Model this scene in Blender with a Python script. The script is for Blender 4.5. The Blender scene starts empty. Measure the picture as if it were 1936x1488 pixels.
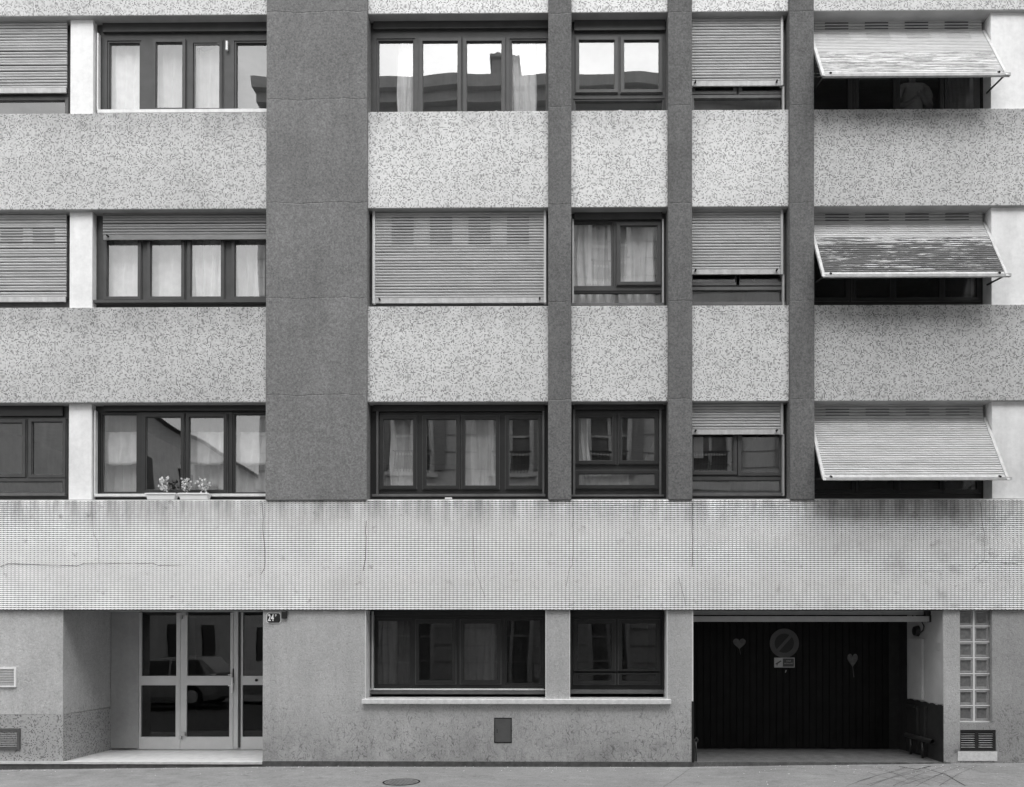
import bpy, bmesh, math, random
from mathutils import Vector, Matrix, Euler
random.seed(7)
scene = bpy.context.scene
COL = scene.collection
# ------------------------------------------------------------------ camera
IW, IH, F = 1936.0, 1488.0, 1452.0
ROT = (math.pi/2+0.00600086, -0.00036218, 0.00840336)
PPX, PPY = 1037.798, 1203.282
CAM = Vector((0.0, -11.0, 1.75))
cam = bpy.data.cameras.new('camera'); camo = bpy.data.objects.new('camera', cam); COL.objects.link(camo)
camo.location = CAM; camo.rotation_euler = ROT
cam.sensor_width = 36; cam.lens = 36*F/IW
cam.shift_x = (IW/2-PPX)/IW; cam.shift_y = (PPY-IH/2)/IW
cam.clip_start = 0.1; cam.clip_end = 600
scene.camera = camo
# ------------------------------------------------------------------ light
SUN_EL, SUN_AZ = math.radians(60), math.radians(172)
w = bpy.data.worlds.new("World"); scene.world = w; w.use_nodes = True
nt = w.node_tree; nt.nodes.clear()
def nn(t, kind, **kw):
    n = t.nodes.new(kind)
    for k, v in kw.items(): setattr(n, k, v)
    return n
sky = nn(nt, 'ShaderNodeTexSky', sky_type='NISHITA', sun_disc=False)
sky.sun_elevation = SUN_EL; sky.sun_rotation = SUN_AZ; sky.air_density = 1.0; sky.dust_density = 6.0
bw = nn(nt, 'ShaderNodeRGBToBW'); tc = nn(nt, 'ShaderNodeTexCoord')
mp = nn(nt, 'ShaderNodeMapping'); mp.inputs['Scale'].default_value = (1, 1, 2.2)
cl = nn(nt, 'ShaderNodeTexNoise'); cl.inputs['Scale'].default_value = 3.6; cl.inputs['Detail'].default_value = 6; cl.inputs['Roughness'].default_value = .55
mr = nn(nt, 'ShaderNodeMapRange'); mr.inputs[1].default_value = .3; mr.inputs[2].default_value = .7; mr.inputs[3].default_value = .58; mr.inputs[4].default_value = 1.28
mu = nn(nt, 'ShaderNodeMath', operation='MULTIPLY'); bg = nn(nt, 'ShaderNodeBackground'); wo = nn(nt, 'ShaderNodeOutputWorld')
L = nt.links.new
L(sky.outputs[0], bw.inputs[0]); L(tc.outputs['Generated'], mp.inputs[0]); L(mp.outputs[0], cl.inputs['Vector']); L(cl.outputs['Fac'], mr.inputs[0])
pw_ = nn(nt, 'ShaderNodeMath', operation='POWER'); pw_.inputs[1].default_value = .45      # thick cloud evens the sky out
L(bw.outputs[0], pw_.inputs[0]); gn_ = nn(nt, 'ShaderNodeMath', operation='MULTIPLY'); gn_.inputs[1].default_value = 2.6; L(pw_.outputs[0], gn_.inputs[0]); L(gn_.outputs[0], mu.inputs[0]); L(mr.outputs[0], mu.inputs[1])
sx = nn(nt, 'ShaderNodeSeparateXYZ'); L(tc.outputs['Generated'], sx.inputs[0])      # an overcast sky is brightest overhead
zr_ = nn(nt, 'ShaderNodeMapRange'); zr_.inputs[1].default_value = 0; zr_.inputs[2].default_value = 1; zr_.inputs[3].default_value = .62; zr_.inputs[4].default_value = 1.7
L(sx.outputs[2], zr_.inputs[0]); m2_ = nn(nt, 'ShaderNodeMath', operation='MULTIPLY'); L(mu.outputs[0], m2_.inputs[0]); L(zr_.outputs[0], m2_.inputs[1]); L(m2_.outputs[0], bg.inputs[0]); L(bg.outputs[0], wo.inputs[0])
bg.inputs[1].default_value = 0.15
sl = bpy.data.lights.new('sun', 'SUN'); sl.energy = 0.5; sl.angle = math.radians(60); sl.color = (1, 1, 1)
so = bpy.data.objects.new('sun', sl); COL.objects.link(so); so.location = (0, -20, 30)
so.rotation_euler = (math.pi/2-SUN_EL, 0, math.radians(10))
scene.view_settings.view_transform = 'Standard'; scene.view_settings.look = 'None'
scene.view_settings.gamma = 1; scene.view_settings.use_curve_mapping = False
scene.view_settings.exposure = 1.16
scene.render.engine = 'CYCLES'
scene.cycles.max_bounces = 8; scene.cycles.transparent_max_bounces = 12; scene.cycles.use_denoising = True
scene.cycles.caustics_reflective = False; scene.cycles.caustics_refractive = False

# ------------------------------------------------------------------ picture measurements -> places in the street
CM = Euler(ROT).to_matrix()
def ray(px, py): return CM @ Vector(((px-PPX)/F, -(py-PPY)/F, -1.0))
def at(px, py, Y=0.0):
    d = ray(px, py); t = (Y-CAM.y)/d.y; return CAM.x+d.x*t, CAM.z+d.z*t
def X(px, py, Y=0.0): return at(px, py, Y)[0]
def Z(py, px=1050, Y=0.0): return at(px, py, Y)[1]
GP = [(-40, -.20), (-8, -.106), (-4, -.052), (1.9, -.047), (5.6, .008), (6.8, .016), (40, .05)]
def gz(x):
    for (a, b), (c, d) in zip(GP, GP[1:]):
        if x <= c: return b+(d-b)*(x-a)/(c-a)
    return GP[-1][1]
def ground(px, py):
    d = ray(px, py); z = 0
    for i in range(4):
        t = (z-CAM.z)/d.z; x = CAM.x+d.x*t; z = gz(x)
    return x, CAM.y+d.y*t, z

# ------------------------------------------------------------------ materials
class NB:
    def __init__(s, name):
        s.m = bpy.data.materials.new(name); s.m.use_nodes = True; s.t = s.m.node_tree; s.t.nodes.clear()
        s.out = s.n('ShaderNodeOutputMaterial')
        s.pos = s.n('ShaderNodeNewGeometry').outputs['Position']
    def n(s, kind, ins=None, **kw):
        n = s.t.nodes.new(kind)
        for k, v in kw.items(): setattr(n, k, v)
        for k, v in (ins or {}).items():
            if hasattr(v, 'node') and hasattr(v, 'is_linked'): s.t.links.new(v, n.inputs[k])
            else: n.inputs[k].default_value = v
        return n
    def math(s, op, a, b=0.0, c=0.0, clamp=False): return s.n('ShaderNodeMath', {0: a, 1: b, 2: c}, operation=op, use_clamp=clamp).outputs[0]
    def vec(s, scale=(1, 1, 1), v=None): return s.n('ShaderNodeVectorMath', {0: v or s.pos, 1: scale}, operation='MULTIPLY').outputs[0]
    def noise(s, scale, detail=4, rough=.55, v=None, dist=0.0): return s.n('ShaderNodeTexNoise', {'Vector': v or s.pos, 'Scale': scale, 'Detail': detail, 'Roughness': rough, 'Distortion': dist}).outputs['Fac']
    def rng(s, v, a, b, c, d, smooth=False): return s.n('ShaderNodeMapRange', {0: v, 1: a, 2: b, 3: c, 4: d}, interpolation_type='SMOOTHSTEP' if smooth else 'LINEAR').outputs[0]
    def mixf(s, f, a, b): return s.n('ShaderNodeMix', {0: f, 2: a, 3: b}, data_type='FLOAT').outputs[0]
    def xyz(s, v=None):
        o = s.n('ShaderNodeSeparateXYZ', {0: v or s.pos}).outputs; return o[0], o[1], o[2]
    def fin(s, col, rough=.8, spec=.3, metal=0.0, bump=None, bstr=.3, bdist=.01, trans=None):
        if not hasattr(col, 'node'): col = s.n('ShaderNodeValue'); 
        p = s.n('ShaderNodeBsdfPrincipled', {'Roughness': rough, 'Metallic': metal, 'Specular IOR Level': spec})
        s.t.links.new(col, p.inputs['Base Color'])
        if bump is not None:
            b = s.n('ShaderNodeBump', {'Height': bump, 'Strength': bstr, 'Distance': bdist}); s.t.links.new(b.outputs[0], p.inputs['Normal'])
        s.t.links.new(p.outputs[0], s.out.inputs[0]); return s.m
def plain(name, c, rough=.6, spec=.3, metal=0.0, var=.12, scale=9, bstr=0.0, streak=0.0, fine=.05):
    """one paint or plastic with faint soiling"""
    b = NB(name); n = b.noise(scale, 5, .6); g = b.noise(160, 2, .6)
    k = b.math('ADD', b.rng(n, .3, .7, 1-var, 1+var*.5), b.rng(g, .3, .7, -fine, fine))
    if streak:
        st = b.noise(1, 4, .6, v=b.vec((14, 14, .8))); k = b.math('MULTIPLY', k, b.rng(st, .35, .7, 1, 1-streak))
    return b.fin(b.math('MULTIPLY', k, c), rough, spec, metal, g if bstr else None, bstr, .004)

def mosaic(name, light, dark, dens, cell=.0205, grime=.25, stain=True):
    b = NB(name); x, y, z = b.xyz()
    u = b.math('DIVIDE', b.math('ADD', x, y), cell); v = b.math('DIVIDE', z, cell)
    fu = b.math('FLOOR', u); fv = b.math('FLOOR', v)
    cc = b.n('ShaderNodeCombineXYZ', {0: fu, 1: fv, 2: 3.0}).outputs[0]
    wn = b.n('ShaderNodeTexWhiteNoise', {'Vector': cc}, noise_dimensions='3D').outputs[0]
    wn2 = b.n('ShaderNodeTexWhiteNoise', {'Vector': b.n('ShaderNodeVectorMath', {0: cc, 1: (17.3, 5.1, 9)}, operation='ADD').outputs[0]}, noise_dimensions='3D').outputs[0]
    cl = b.noise(.05, 5, .7, v=cc)
    thr = b.rng(cl, .3, .7, dens*.7, dens*1.28)
    isd = b.math('LESS_THAN', wn, thr)
    lt = b.rng(wn2, 0, 1, light*.90, light*1.06); dk = b.rng(wn2, 0, 1, dark*.65, dark*1.5)
    c = b.mixf(isd, lt, dk)
    # rain grime below each ledge, storeys are 2.81 m apart
    t = b.math('MULTIPLY', b.math('FRACT', b.math('DIVIDE', b.math('SUBTRACT', 9.372+28.1, z), 2.81)), 2.81)
    st = b.noise(1, 5, .65, v=b.vec((3.2, 3.2, .9)))
    g1 = b.math('MULTIPLY', b.rng(t, 0, .55, 1, 0, True), b.rng(st, .34, .66, .15, 1))
    big = b.noise(.9, 5, .6)
    k = b.math('SUBTRACT', b.rng(big, .3, .7, 1.05, .87), b.math('MULTIPLY', g1, grime if stain else 0.0))
    edge = b.math('LESS_THAN', b.math('FRACT', u), .1); edge2 = b.math('LESS_THAN', b.math('FRACT', v), .1)
    ed = b.math('MAXIMUM', edge, edge2)
    k = b.math('MULTIPLY', k, b.rng(ed, 0, 1, 1, .88))
    return b.fin(b.math('MULTIPLY', c, k), .45, .35, bump=b.math('SUBTRACT', wn2, b.math('MULTIPLY', ed, 1.5)), bstr=.25, bdist=.002)

def roughcast(name, c, var=.3, seams=(), curls=0.0, bdist=.006, low=0.0, bias=1.0):
    b = NB(name); x, y, z = b.xyz()
    f = b.noise(42, 4, .8); m = b.noise(14, 5, .65); big = b.noise(1.1, 5, .6)
    k = b.math('MULTIPLY', b.rng(f, .32, .68, 1-var, 1+var), b.rng(m, .3, .7, .93, 1.06))
    k = b.math('MULTIPLY', k, b.rng(big, .3, .7, .88, 1.09))
    st = b.noise(1, 5, .6, v=b.vec((5, 5, .5)))
    k = b.math('MULTIPLY', k, b.rng(st, .4, .75, 1.02, .9))
    bump = b.math('ADD', f, b.math('MULTIPLY', m, .5))
    if curls:
        vm = b.n('ShaderNodeTexNoise', {'Vector': b.pos, 'Scale': 6.0, 'Detail': 2.0}).outputs['Color']
        dv = b.n('ShaderNodeVectorMath', {0: vm, 1: (.16, .16, .16)}, operation='MULTIPLY').outputs[0]
        pv = b.n('ShaderNodeVectorMath', {0: b.pos, 1: dv}, operation='ADD').outputs[0]
        sn = b.noise(21, 1.0, .4, v=b.vec((1, 1, .42), pv), dist=.4)
        line = b.rng(b.math('ABSOLUTE', b.math('SUBTRACT', sn, .5)), .0, .045, 1, 0, True)
        mask = b.rng(b.noise(12, 3, .6), .34, .52, 0, 1)
        h = b.rng(z, .3, 1.25, 1, .16, True) if low else 0.25
        big2 = b.rng(b.noise(1.3, 3, .6), .38, .56, .4, 1)
        cm = b.math('MULTIPLY', b.math('MULTIPLY', line, mask), b.math('MULTIPLY', h, big2))
        k = b.math('MULTIPLY', k, b.rng(cm, 0, 1, 1, 1-curls))
        soil = b.math('MULTIPLY', b.rng(z, .0, 1.0, 1, 0, True), b.rng(b.noise(2.2, 5, .65), .35, .65, .1, 1))
        if low: k = b.math('MULTIPLY', k, b.rng(soil, 0, 1, 1, 1-low))
        sn2 = b.noise(34, 2, .5, dist=1.2)
        k = b.math('MULTIPLY', k, b.rng(b.math('ABSOLUTE', b.math('SUBTRACT', sn2, .5)), 0, .06, .86, 1.05))
        bump = b.math('SUBTRACT', b.math('ADD', bump, sn2), b.math('MULTIPLY', line, mask))
    for sz in seams:
        wob = b.math('MULTIPLY', b.math('SUBTRACT', b.noise(2.6, 6, .65, v=b.vec((1, 1, 0))), .5), .11)
        d = b.math('SUBTRACT', b.math('ADD', z, wob), sz)
        ln = b.rng(b.math('ABSOLUTE', d), 0, .011, 1, 0)
        gate = b.rng(b.noise(4, 4, .6), .4, .55, 0, 1)
        k = b.math('MULTIPLY', k, b.rng(b.math('MULTIPLY', ln, gate), 0, 1, 1, .80))
        k = b.math('MULTIPLY', k, b.rng(d, -.02, .02, 1.05, 1.0))
        bump = b.math('SUBTRACT', bump, ln)
    return b.fin(b.math('MULTIPLY', k, c), .9, .15, bump=bump, bstr=.55, bdist=bdist)

def slatmat(name, c, peel=0.0, under=.10):
    b = NB(name); x, y, z = b.xyz()
    rnd = b.n('ShaderNodeObjectInfo').outputs['Random']
    k = b.rng(rnd, 0, 1, .92, 1.05)
    n = b.noise(1, 5, .65, v=b.vec((2.0, 20, 9))); k = b.math('MULTIPLY', k, b.rng(n, .3, .7, .84, 1.08))
    st = b.noise(1, 5, .7, v=b.vec((6, 1, 60))); k = b.math('MULTIPLY', k, b.rng(st, .45, .75, 1.0, .74))
    col = b.math('MULTIPLY', k, c)
    if peel:
        p = b.noise(1, 7, .7, v=b.vec((2.4, 20, 32))); zz = z
        sel = b.math('GREATER_THAN', p, 1-peel)
        un = b.rng(b.noise(1, 5, .7, v=b.vec((8, 60, 90))), .3, .7, under*.45, under*1.9)
        col = b.mixf(sel, col, un)
    return b.fin(col, .55, .3, bump=st, bstr=.1, bdist=.002)

def glassmat(name, ior=2.3, tint=.8, wav=.02):
    b = NB(name)
    rnd = b.math('MULTIPLY', b.n('ShaderNodeObjectInfo').outputs['Random'], 40.0)
    off = b.n('ShaderNodeCombineXYZ', {0: rnd, 1: rnd, 2: rnd}).outputs[0]
    nc = b.n('ShaderNodeTexNoise', {'Vector': b.n('ShaderNodeVectorMath', {0: b.pos, 1: off}, operation='ADD').outputs[0], 'Scale': 1.5, 'Detail': 0.0}).outputs['Color']
    dv = b.n('ShaderNodeVectorMath', {0: b.n('ShaderNodeVectorMath', {0: nc, 1: (.5, .5, .5)}, operation='SUBTRACT').outputs[0], 1: (wav, wav, wav)}, operation='MULTIPLY').outputs[0]
    bp = b.n('ShaderNodeVectorMath', {0: b.n('ShaderNodeVectorMath', {0: b.n('ShaderNodeNewGeometry').outputs['Normal'], 1: dv}, operation='ADD').outputs[0]}, operation='NORMALIZE')
    fr = b.n('ShaderNodeFresnel', {'IOR': ior})
    bf = b.n('ShaderNodeNewGeometry').outputs['Backfacing']
    fac = b.math('MULTIPLY', fr.outputs[0], b.math('SUBTRACT', 1.0, bf))     # the pane is counted once
    gl = b.n('ShaderNodeBsdfGlossy', {'Roughness': 0.0, 'Color': (.96, .96, .96, 1)}); b.t.links.new(bp.outputs[0], gl.inputs['Normal'])
    tr = b.n('ShaderNodeBsdfTransparent', {'Color': (tint, tint, tint, 1)})
    mx = b.n('ShaderNodeMixShader', {0: fac, 1: tr.outputs[0], 2: gl.outputs[0]})
    b.t.links.new(mx.outputs[0], b.out.inputs[0]); return b.m
def clothmat(name, c, clear=.25):
    b = NB(name); wv = b.noise(9, 3, .5); k = b.math('MULTIPLY', b.rng(wv, .3, .7, .9, 1.05), c)
    d = b.n('ShaderNodeBsdfDiffuse', {'Color': k}); t = b.n('ShaderNodeBsdfTranslucent', {'Color': k})
    m = b.n('ShaderNodeMixShader', {0: .12, 1: d.outputs[0], 2: t.outputs[0]})
    tr = b.n('ShaderNodeBsdfTransparent'); m2 = b.n('ShaderNodeMixShader', {0: clear, 1: m.outputs[0], 2: tr.outputs[0]})
    b.t.links.new(m2.outputs[0], b.out.inputs[0]); return b.m
def tilemat(name):
    b = NB(name); x, y, z = b.xyz()
    cc = b.n('ShaderNodeCombineXYZ', {0: b.math('FLOOR', b.math('DIVIDE', x, .0553)), 1: b.math('FLOOR', b.math('DIVIDE', z, .0292)), 2: 1.0}).outputs[0]
    wn = b.n('ShaderNodeTexWhiteNoise', {'Vector': cc}, noise_dimensions='3D').outputs[0]
    wc = b.n('ShaderNodeTexWhiteNoise', {'Vector': b.n('ShaderNodeCombineXYZ', {0: b.math('FLOOR', b.math('DIVIDE', x, .32)), 1: b.math('FLOOR', b.math('DIVIDE', z, .32)), 2: 1.0}).outputs[0]}, noise_dimensions='3D').outputs[0]
    k = b.math('MULTIPLY', b.rng(wn, 0, 1, .965, 1.03), b.rng(wc, 0, 1, .985, 1.01))
    k = b.math('MULTIPLY', k, b.rng(b.noise(1.2, 5, .65), .3, .7, 1.05, .88))
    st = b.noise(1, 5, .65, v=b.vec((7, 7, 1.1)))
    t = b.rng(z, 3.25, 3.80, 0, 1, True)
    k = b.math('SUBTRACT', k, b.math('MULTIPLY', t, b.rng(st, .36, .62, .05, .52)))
    sp = b.noise(5.5, 6, .72); k = b.math('MULTIPLY', k, b.rng(sp, .61, .72, 1, .50))
    rt = b.rng(x, 1.5, 6, 0, 1); k = b.math('MULTIPLY', k, b.mixf(b.math('MULTIPLY', rt, b.rng(b.noise(3, 6, .7), .52, .66, 0, 1)), 1.0, .74))
    return b.fin(b.math('MULTIPLY', k, .86), .35, .45)

M = {}
M['mosaic_c'] = mosaic('white mosaic with grey chips', .76, .37, .32, cell=.0160)
M['mosaic_s'] = mosaic('pale grey mosaic with grey chips', .62, .31, .34, cell=.0160, grime=.34)
M['mosaic_p'] = mosaic('grey plinth mosaic', .42, .20, .24, cell=.0155, stain=False)
M['stucco_dark'] = roughcast('dark roughcast', .178, .42, seams=(10.78, 9.52, 8.03, 6.66, 5.27))
M['stucco_pier'] = roughcast('dark pier roughcast', .140, .42, seams=(10.74, 9.40, 8.0, 6.6, 5.2))
M['stucco_g'] = roughcast('grey render', .50, .16, curls=.52, low=.42)
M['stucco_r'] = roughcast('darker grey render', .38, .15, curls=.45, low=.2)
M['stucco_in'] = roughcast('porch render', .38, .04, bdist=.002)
M['white_wall'] = roughcast('white painted pier', .86, .008, bdist=.002)
M['soffit'] = plain('soffit concrete', .44, .9, .1, var=.18, scale=3)
M['tile'] = tilemat('cream scale tile')
M['grout'] = plain('dark grout', .11, .95, .05, var=.3)
M['wood'] = plain('dark brown frame', .066, .45, .35, var=.2, scale=6)
M['wood2'] = plain('mid grey frame', .13, .5, .3, var=.25, scale=6)
M['pvc'] = plain('near black frame', .030, .4, .4, var=.15)
M['black'] = plain('ground floor frame', .024, .4, .4, var=.15)
M['alu'] = plain('anodised aluminium', .66, .38, .5, .35, var=.06, scale=4)
M['alu_d'] = plain('grey zinc rail', .5, .45, .4, .2, var=.12)
M['white'] = plain('white paint', .78, .45, .35, var=.10, streak=.12); M['rail_w'] = plain('weathered white rail', .58, .5, .3, var=.18, scale=12, streak=.2)
M['sill'] = plain('white sill stone', .74, .6, .3, var=.16, scale=14, fine=.08, bstr=.2)
M['marble'] = plain('worn marble slab', .74, .35, .4, var=.18, scale=8, fine=.06)
M['riser'] = plain('dirty riser', .10, .9, .1, var=.35, scale=12, fine=.15)
M['slat'] = slatmat('pvc slat', .47)
M['slat_dk'] = slatmat('dark pvc slat', .24); M['slat_w'] = slatmat('white pvc slat', .57)  # slat_dk has a darker base grey than slat
M['slat_pl'] = slatmat('chipped white slat', .70, .50, .30); M['slat_pm'] = slatmat('half peeled slat', .62, .49, .10)
M['slat_ph'] = slatmat('weathered peeling slat', .60, .565, .09)
M['slit'] = plain('slot shade', .13, .9, 0)
M['glass'] = glassmat('window glass', 2.6, .98, .0075)
M['glass_g'] = glassmat('street level glass', 1.6, .8, .006)
M['glass_door'] = glassmat('tinted door glass', 1.62, .5, .006); M['curtain'] = clothmat('white net curtain', .86, .08)
M['sheer'] = clothmat('thin sheer curtain', .80, .45)
M['curtain_d'] = clothmat('grey lining curtain', .34, .1)
M['room'] = plain('room plaster', .34, .9, .1)
M['roomd'] = plain('dark interior', .26, .9, .1)
M['plank'] = plain('black garage plank', .012, .6, .15, var=.3, scale=5, streak=.2)
M['garage_dark'] = plain('dark paint', .035, .55, .25, var=.25)
M['garage_w'] = plain('dirty white wall paint', .52, .8, .2, var=.14, scale=3)
M['steel'] = plain('dark steel', .05, .4, .5, .4, var=.2)
M['heart'] = plain('faded heart paint', .15, .9, .1, var=.3, scale=20)
M['sign_ring'] = plain('sign red', .10, .5, .3, var=.15)
M['sign_blue'] = plain('sign blue', .035, .5, .3)
M['enamel'] = plain('dark enamel', .02, .25, .5)
M['enamel_w'] = plain('white enamel', .85, .3, .4, var=.03)
M['grille_d'] = plain('grey metal grille', .11, .5, .4, .2)
M['louvre'] = plain('vent louvre', .42, .6, .3)
M['patch'] = plain('fresh white plaster', .72, .9, .1, var=.2, scale=18, fine=.1, bstr=.4)
M['mortar'] = plain('white joint mortar', .78, .85, .1, var=.08)
M['hatch'] = plain('painted hatch', .10, .5, .3)
M['cable'] = plain('black cable', .015, .5, .3)
M['skin'] = plain('skin', .42, .6, .3); M['shirt'] = plain('grey t-shirt', .58, .9, .1); M['trouser'] = plain('dark trousers', .05, .9, .1); M['hair'] = plain('dark hair', .02, .7, .2)
M['leaf'] = plain('pale leaf', .78, .6, .25, var=.3, scale=40); M['stem'] = plain('stem', .14, .8, .1)  # one pale base tone for all leaves
M['soil'] = plain('potting soil', .03, 1, 0)
M['planter'] = plain('white planter plastic', .9, .4, .4, var=.04)
M['paper'] = plain('white litter', .7, .9, .1)
M['iron'] = plain('cast iron', .22, .55, .4, .3, var=.3, scale=30)
M['stone_w'] = plain('pale cut stone', .85, .85, .15, var=.15, scale=3, streak=.2)
M['stone_d'] = plain('grey render across street', .72, .9, .1, var=.12, scale=2, streak=.15)
M['slate'] = plain('slate roof', .10, .7, .3, var=.2)
M['drape_fill'] = plain('grey drape fill across street', .30, .6, .4, var=.4, scale=2.5, streak=.3); M['shut'] = plain('louvred shutter', .33, .8, .2)
def blockglass():
    b = NB('glass block'); n = b.noise(22, 3, .5)
    m = b.fin(b.rng(n, .3, .7, .13, .20), .12, .7, bump=b.noise(12, 2, .5), bstr=.25, bdist=.006); return m
M['gblock'] = blockglass(); M['gblock_rim'] = plain('glass block rim', .34, .25, .6, var=.2, scale=30)
def asphalt(name, c):
    b = NB(name); x, y, z = b.xyz()
    f = b.noise(190, 3, .7); m = b.noise(9, 5, .65); big = b.noise(.8, 5, .6)
    k = b.math('MULTIPLY', b.rng(f, .32, .68, .86, 1.13), b.rng(m, .3, .7, .92, 1.07)); k = b.math('MULTIPLY', k, b.rng(big, .3, .7, .84, 1.1))
    sc = b.noise(1, 4, .6, v=b.vec((3, 12, 1)), dist=.5); k = b.math('MULTIPLY', k, b.rng(b.math('ABSOLUTE', b.math('SUBTRACT', sc, .5)), 0, .012, .87, 1))
    sp = b.noise(38, 4, .7); k = b.math('MULTIPLY', k, b.rng(sp, .69, .76, 1, 1.45))
    bl = b.noise(3.1, 6, .7); k = b.math('MULTIPLY', k, b.rng(bl, .55, .68, 1, .80)); gum = b.noise(11, 2, .4); k = b.math('MULTIPLY', k, b.rng(gum, .70, .73, 1, .72))
    pal = b.noise(1.7, 5, .7, v=b.vec((1, 2.6, 1))); k = b.math('MULTIPLY', k, b.rng(pal, .52, .66, 1, 1.17)); k = b.math('MULTIPLY', k, b.rng(b.noise(45, 5, .85), .3, .7, .66, 1.34))
    edge = b.rng(y, -.16, .0, 0, 1, True); k = b.math('MULTIPLY', k, b.mixf(b.math('MULTIPLY', edge, b.rng(b.noise(6, 5, .7), .4, .6, 0, 1)), 1.0, 1.28))
    return b.fin(b.math('MULTIPLY', k, c), .9, .2, bump=f, bstr=.4, bdist=.004)
M['asphalt'] = asphalt('worn pavement asphalt', .25); M['road'] = asphalt('road asphalt', .10); M['kerb'] = plain('granite kerb', .38, .85, .2, scale=20)
M['concrete'] = asphalt('apron concrete', .11)
M['crack_soft'] = plain('soft crack', .05, 1, 0, var=.4, scale=16); M['crack'] = plain('crack', .03, 1, 0)

# ------------------------------------------------------------------ mesh helpers
class MB:
    def __init__(s): s.v = []; s.f = []; s.mi = []; s.k = 0
    def add(s, vs, fs):
        o = len(s.v); s.v += [tuple(v) for v in vs]; s.f += [tuple(i+o for i in f) for f in fs]; s.mi += [s.k]*len(fs); return s
    def box(s, x0, x1, y0, y1, z0, z1):
        if x0 > x1: x0, x1 = x1, x0
        if y0 > y1: y0, y1 = y1, y0
        if z0 > z1: z0, z1 = z1, z0
        return s.add([(x0, y0, z0), (x1, y0, z0), (x1, y1, z0), (x0, y1, z0), (x0, y0, z1), (x1, y0, z1), (x1, y1, z1), (x0, y1, z1)],
                     [(0, 3, 2, 1), (4, 5, 6, 7), (0, 1, 5, 4), (1, 2, 6, 5), (2, 3, 7, 6), (3, 0, 4, 7)])
    def holes(s, x0, x1, z0, z1, y0, y1, hs):
        """upright slab with rectangular openings"""
        cl = lambda v, a, b: max(a, min(b, v))
        hs = [(cl(a, x0, x1), cl(b, x0, x1), cl(c, z0, z1), cl(d, z0, z1)) for a, b, c, d in hs]
        hs = [h for h in hs if h[1]-h[0] > 1e-4 and h[3]-h[2] > 1e-4]
        xs = sorted(set([x0, x1]+[h[i] for h in hs for i in (0, 1)])); zs = sorted(set([z0, z1]+[h[i] for h in hs for i in (2, 3)]))
        def solid(i, j):
            if i < 0 or j < 0 or i >= len(xs)-1 or j >= len(zs)-1: return False
            cx, cz = (xs[i]+xs[i+1])/2, (zs[j]+zs[j+1])/2
            return not any(h[0] < cx < h[1] and h[2] < cz < h[3] for h in hs)
        for i in range(len(xs)-1):
            for j in range(len(zs)-1):
                if not solid(i, j): continue
                a, b, c, d = xs[i], xs[i+1], zs[j], zs[j+1]
                s.add([(a, y0, c), (b, y0, c), (b, y0, d), (a, y0, d)], [(0, 1, 2, 3)])
                s.add([(a, y1, c), (b, y1, c), (b, y1, d), (a, y1, d)], [(3, 2, 1, 0)])
                if not solid(i-1, j): s.add([(a, y0, c), (a, y1, c), (a, y1, d), (a, y0, d)], [(3, 2, 1, 0)])
                if not solid(i+1, j): s.add([(b, y0, c), (b, y1, c), (b, y1, d), (b, y0, d)], [(0, 1, 2, 3)])
                if not solid(i, j-1): s.add([(a, y0, c), (b, y0, c), (b, y1, c), (a, y1, c)], [(3, 2, 1, 0)])
                if not solid(i, j+1): s.add([(a, y0, d), (b, y0, d), (b, y1, d), (a, y1, d)], [(0, 1, 2, 3)])
        return s
    def tube(s, pts, r, n=8, caps=True):
        pts = [Vector(p) for p in pts]; rings = []
        for i, p in enumerate(pts):
            d = (pts[min(i+1, len(pts)-1)]-pts[max(i-1, 0)]).normalized()
            a = d.cross(Vector((0, 0, 1)) if abs(d.z) < .9 else Vector((1, 0, 0))).normalized(); b = d.cross(a)
            rr = r[i] if isinstance(r, (list, tuple)) else r
            rings.append([p+(a*math.cos(t)+b*math.sin(t))*rr for t in [2*math.pi*k/n for k in range(n)]])
        vs = [v for R in rings for v in R]; fs = []
        for i in range(len(pts)-1):
            for k in range(n): fs.append((i*n+k, i*n+(k+1) % n, (i+1)*n+(k+1) % n, (i+1)*n+k))
        if caps: fs += [tuple(range(n))[::-1], tuple((len(pts)-1)*n+k for k in range(n))]
        return s.add(vs, fs)
    def prism(s, poly, y0, y1):
        """outline in x,z pushed from y0 to y1"""
        n = len(poly); vs = [(x, y0, z) for x, z in poly]+[(x, y1, z) for x, z in poly]
        return s.add(vs, [tuple(range(n)), tuple(range(2*n-1, n-1, -1))]+[(i, i+n, (i+1) % n+n, (i+1) % n) for i in range(n)])
    def build(s, name, mat, parent=None, kind=None, label=None, smooth=False, bevel=0.0, recalc=True):
        me = bpy.data.meshes.new(name); me.from_pydata(s.v, [], s.f)
        mats = mat if isinstance(mat, (list, tuple)) else [mat]
        for m in mats: me.materials.append(M[m])
        if len(mats) > 1:
            me.polygons.foreach_set('material_index', s.mi)
        if recalc:
            bm = bmesh.new(); bm.from_mesh(me); bmesh.ops.recalc_face_normals(bm, faces=bm.faces); bm.to_mesh(me); bm.free()
        if smooth: me.polygons.foreach_set('use_smooth', [True]*len(me.polygons))
        o = bpy.data.objects.new(name, me); COL.objects.link(o)
        if parent is not None: put(o, parent)
        if kind: o['kind'] = kind
        if label: o['label'] = label
        if bevel:
            bv = o.modifiers.new('edge', 'BEVEL'); bv.width = bevel; bv.segments = 2; bv.limit_method = 'ANGLE'
        return o
def put(o, parent):
    o.parent = parent
    loc = Vector((0, 0, 0)); p = parent
    while p is not None: loc += Vector(p.location); p = p.parent
    o.location = Vector(o.location)-loc          # parents carry no rotation: geometry stays in street coordinates
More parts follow.
